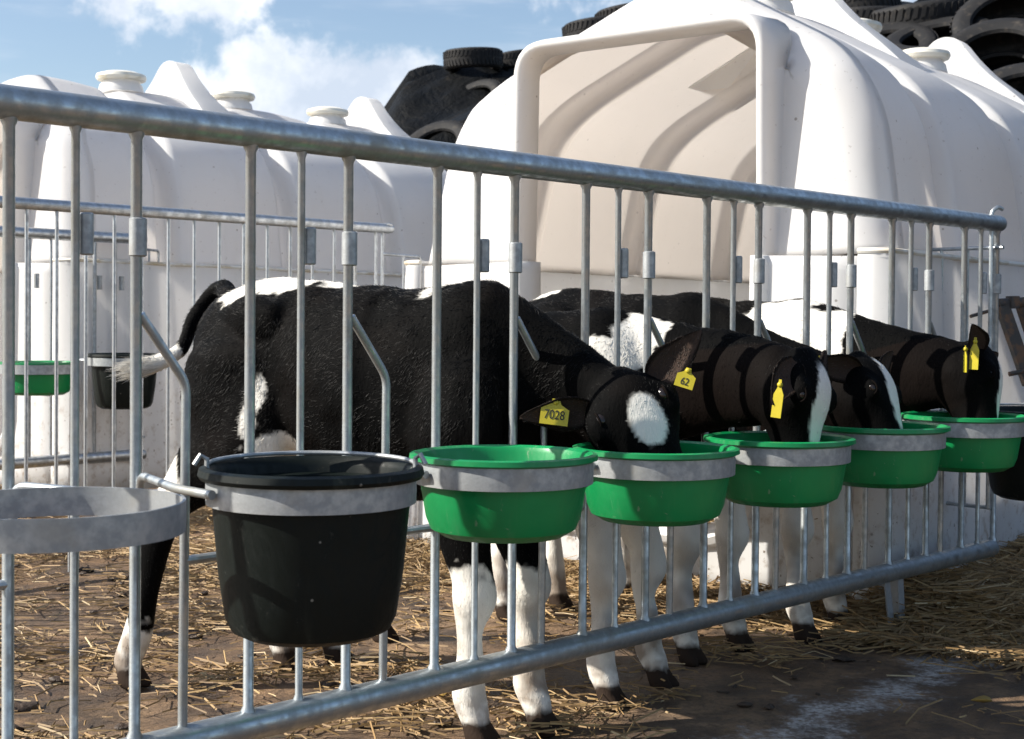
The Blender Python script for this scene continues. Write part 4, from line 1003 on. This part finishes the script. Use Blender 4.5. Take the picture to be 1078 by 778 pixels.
# ------------------------------------------------------------------ straw
def in_hutch(x, y, C):
    v = Vector((x, y, 0))-Vector(C); a = v.dot(WX); t = v.dot(AX); return -.03 < a < 2.0 and -.02 < t < 3.2, a, t
H1, H2 = (1.12, 4.16, 0), (-2.02, 6.5, 0)
def straw_obj(name, pieces, seed, label=None):
    rs = np.random.RandomState(seed); vs = []; fs = []; cols = []
    for (x, y, z, ln, wd, yaw, tilt, c, bend) in pieces:
        dx, dy = math.cos(yaw), math.sin(yaw); ct, st_ = math.cos(tilt), math.sin(tilt)
        b = len(vs); px_, py_ = -dy*wd, dx*wd
        for i in range(3):
            t = i/2-.5; off = bend*(1-abs(2*t))*ln
            cx = x+dx*ct*ln*t-dy*off; cy = y+dy*ct*ln*t+dx*off; cz = z+st_*ln*t+abs(bend)*ln*.25*(1-abs(2*t))
            vs += [(cx+px_, cy+py_, cz), (cx, cy, cz+wd*1.3), (cx-px_, cy-py_, cz)]
        for i in range(2):
            a = b+i*3; fs += [(a, a+3, a+4, a+1), (a+1, a+4, a+5, a+2)]
        cols += [c]*9
    o = mk(name, vs, fs, M['straw'], None, False); me = o.data
    ca = me.color_attributes.new('tint', 'FLOAT_COLOR', 'POINT'); ca.data.foreach_set('color', np.concatenate([np.array(cols), np.ones((len(cols), 1))], 1).astype('f').ravel())
    tag(o, label, 'straw' if label else None, None, 'stuff'); return o
def scol():
    q = rnd.random()
    if q < .40: c = (.23, .14, .058)
    elif q < .56: c = (.40, .28, .13)
    elif q < .95: c = (.115, .07, .034)
    else: c = (.66, .54, .34)
    f = rnd.uniform(.7, 1.15); return [v*f for v in c]
pcs = []
tries = 0
while len(pcs) < 19000 and tries < 400000:
    tries += 1
    y = 2.3+rnd.random()**.9*5.4; x = rnd.uniform(-.42, .42)*y
    u = (Vector((x, y, 0))-O1).dot(FD); dn = (Vector((x, y, 0))-O1).dot(FN)   # dn>0 : aisle side
    ok, a, t = in_hutch(x, y, H1); ok2, a2, t2 = in_hutch(x, y, H2)
    if (ok and a > .02 and a < 1.95 and t > .02) : continue
    if ok2: continue
    dens_ = .30+1.5*fbm((x, y, 0), 2.4, 4)+.25*max(0, y-4)
    if dn > .0: dens_ = .03+.25*max(0, fbm((x, y, 4), 3.))-.10*dn+.6*max(0, u-1.9)*max(0, 1-dn*1.8)*.5
    else: dens_ = max(.06, dens_)
    if rnd.random() > dens_: continue
    pz = 0
    ln = rnd.uniform(.010, .035) if rnd.random() < .42 else (rnd.uniform(.03, .10) if rnd.random() < .8 else rnd.uniform(.1, .2))
    pcs.append((x, y, .006+rnd.random()**2*.022, ln, rnd.uniform(.0010, .0026), rnd.gauss(.1, 1.0), rnd.gauss(0, .13), scol(), rnd.gauss(0, .14)))
straw_obj('straw', pcs, 1, 'loose golden straw scattered over the yard and under the calves')
# straw heap along the foot of the big hutch at the right
pcs = []
hb = []
def heap_h(x, y):
    v = Vector((x, y, 0))-Vector(H1); a = v.dot(WX); t = v.dot(AX)
    # side wall (a<0) strip
    if a < 0: s_ = max(0, 1-(-a)/.75)*min(1, max(0, t+.25)/.35); return .115*s_*(.75+.5*fbm((x, y, 2), 3.))
    return 0
for i in range(33000):
    t = rnd.uniform(-.35, 2.6); a = -abs(rnd.gauss(0, .38)); p = Vector(H1)+WX*a+AX*t
    if p.y < 2 or abs(p.x/p.y) > .45: continue
    if rnd.random() > .35+heap_h(p.x, p.y)*8: continue
    h_ = heap_h(p.x, p.y)
    pcs.append((p.x, p.y, .01+h_*(.35+.65*rnd.random())+rnd.random()*.01, rnd.uniform(.06, .30), rnd.uniform(.0014, .0030), rnd.gauss(.4, .9), rnd.gauss(0, .15), scol(), rnd.gauss(0, .10)))
# along hutch fronts
for Hc in (H1, H2):
    for i in range(5200):
        a = rnd.uniform(-.1, 2.0); t = -abs(rnd.gauss(0, .16)); p = Vector(Hc)+WX*a+AX*t
        pcs.append((p.x, p.y, .008+rnd.random()*.05*max(0, 1+t/.25), rnd.uniform(.05, .16), rnd.uniform(.0012, .0026), rnd.gauss(0, 1.2), rnd.gauss(0, .25), scol(), rnd.gauss(0, .1)))
straw_obj('straw_heap', pcs, 2, 'deep straw banked against the foot of the hutches')
# straw bedding inside the big hutch
pcs = []
for Hc in (H1,):
    for i in range(7000):
        a = rnd.uniform(.06, 1.9); t = rnd.uniform(.05, 2.6)**1; p = Vector(Hc)+WX*a+AX*t
        hh = .20+.16*max(0, 1-a/.9)+.05*fbm((a, t, 0), 3)
        pcs.append((p.x, p.y, hh*rnd.uniform(.75, 1.0), rnd.uniform(.06, .18), rnd.uniform(.0014, .0028), rnd.uniform(0, 6.3), rnd.gauss(0, .3), scol(), rnd.gauss(0, .1)))
straw_obj('straw_bedding', pcs, 3, 'straw bedding showing inside the doorway of the big hutch')
bv = []
for i in range(20):
    for j in range(20):
        a = .05+1.86*i/19; t = .04+2.8*j/19; p = Vector(H1)+WX*a+AX*t; bv.append((p.x, p.y, (.20+.16*max(0, 1-a/.9)+.05*fbm((a, t, 0), 3))*.86))
g = G('matted bedding'); n = g.noise(70, 4, .7, g.coord('Object', (1, 3, 1))); g.bsdf(g.mix(g.rng(n, .35, .65), (.10, .06, .025), (.42, .28, .11)), .9, 0, g.bump(n, 1, .02)); M['bed'] = g.m
bo = mk('bedding_bed', bv, grid_faces(20, 20), M['bed']); tag(bo, 'matted straw layer filling the floor of the big hutch', 'straw bed', None, 'stuff')
# matted layer under the right straw bank
bv = []
for i in range(40):
    for j in range(16):
        t = -.4+3.0*i/39; a = -.70+.72*j/15; p = Vector(H1)+WX*a+AX*t; hh = heap_h(p.x, p.y); bv.append((p.x, p.y, hh*.72-.03*(1-min(1, hh*14))+.012*fbm((p.x, p.y, 5), 12)*min(1, hh*10)))
bo = mk('bank_core', bv, grid_faces(40, 16), M['bed']); tag(bo, 'matted core of the straw bank at the right of the fence', 'straw bank', None, 'stuff')
# manure clods: dark crumbs trodden into the yard
cv = MB()
for i in range(330):
    y = 2.6+rnd.random()*4.5; x = rnd.uniform(-.40, .30)*y
    if in_hutch(x, y, H1)[0] or in_hutch(x, y, H2)[0]: continue
    if (Vector((x, y, 0))-O1).dot(FN) > .2 and rnd.random() < .7: continue
    r_ = rnd.uniform(.004, .017)*(2.0 if rnd.random() < .06 else 1); bm = bmesh.new(); bmesh.ops.create_icosphere(bm, subdivisions=2, radius=r_)
    sx, sy_ = rnd.uniform(.8, 1.9), rnd.uniform(.8, 1.5)
    vv = [Vector((x+v.co.x*sx, y+v.co.y*sy_, r_*.15+v.co.z*.32))*1+Vector((0, 0, r_*.6*fbm((v.co.x+i, v.co.y, v.co.z), 70))) for v in bm.verts]
    cv.add(vv, [[v.index for v in f.verts] for f in bm.faces]); bm.free()
g = G('manure'); n = g.noise(60, 4, .6, g.coord()); g.bsdf(g.mix(n, (.022, .014, .009), (.08, .05, .03)), .6, 0, g.bump(n, .8, .01)); M['manure'] = g.m
tag(cv.build('manure_crumbs', M['manure'], None, True, None), 'dark trodden manure crumbs among the straw', 'manure', None, 'stuff')
# fallen leaves near the bank
def leaf(px, py, lab, yaw, s_=1.):
    r_ = ray(px, py); Y = -EYE.z/r_.z if r_.z < 0 else 3; c = EYE+r_*Y; vs = []; fs = []
    out = [(0, -.02), (.012, -.016), (.017, -.004), (.013, .008), (.007, .018), (0, .028), (-.007, .018), (-.013, .008), (-.017, -.004), (-.012, -.016)]
    ca, sa = math.cos(yaw), math.sin(yaw)
    vs.append((c.x, c.y, .020))
    for a, b in out: a *= s_; b *= s_; vs.append((c.x+a*ca-b*sa, c.y+a*sa+b*ca, .024+abs(a)*.5))
    for i in range(10): fs.append((0, 1+i, 1+(i+1) % 10))
    o = mk('fallen_leaf', vs, fs, M['fleaf']); tag(o, lab, 'leaf', 'fallen leaves on the yard'); so_ = o.modifiers.new('t', 'SOLIDIFY'); so_.thickness = .0006
leaf(463, 742, 'brown fallen leaf on the ground below the bottom rail, left of the first hoof', .5, .9)
leaf(1035, 749, 'yellow-brown fallen leaf at the lower right corner on dark concrete', 1.4)
leaf(970, 645, 'orange leaf lying at the foot of the straw bank near the fence foot', 2.2, 1.3)
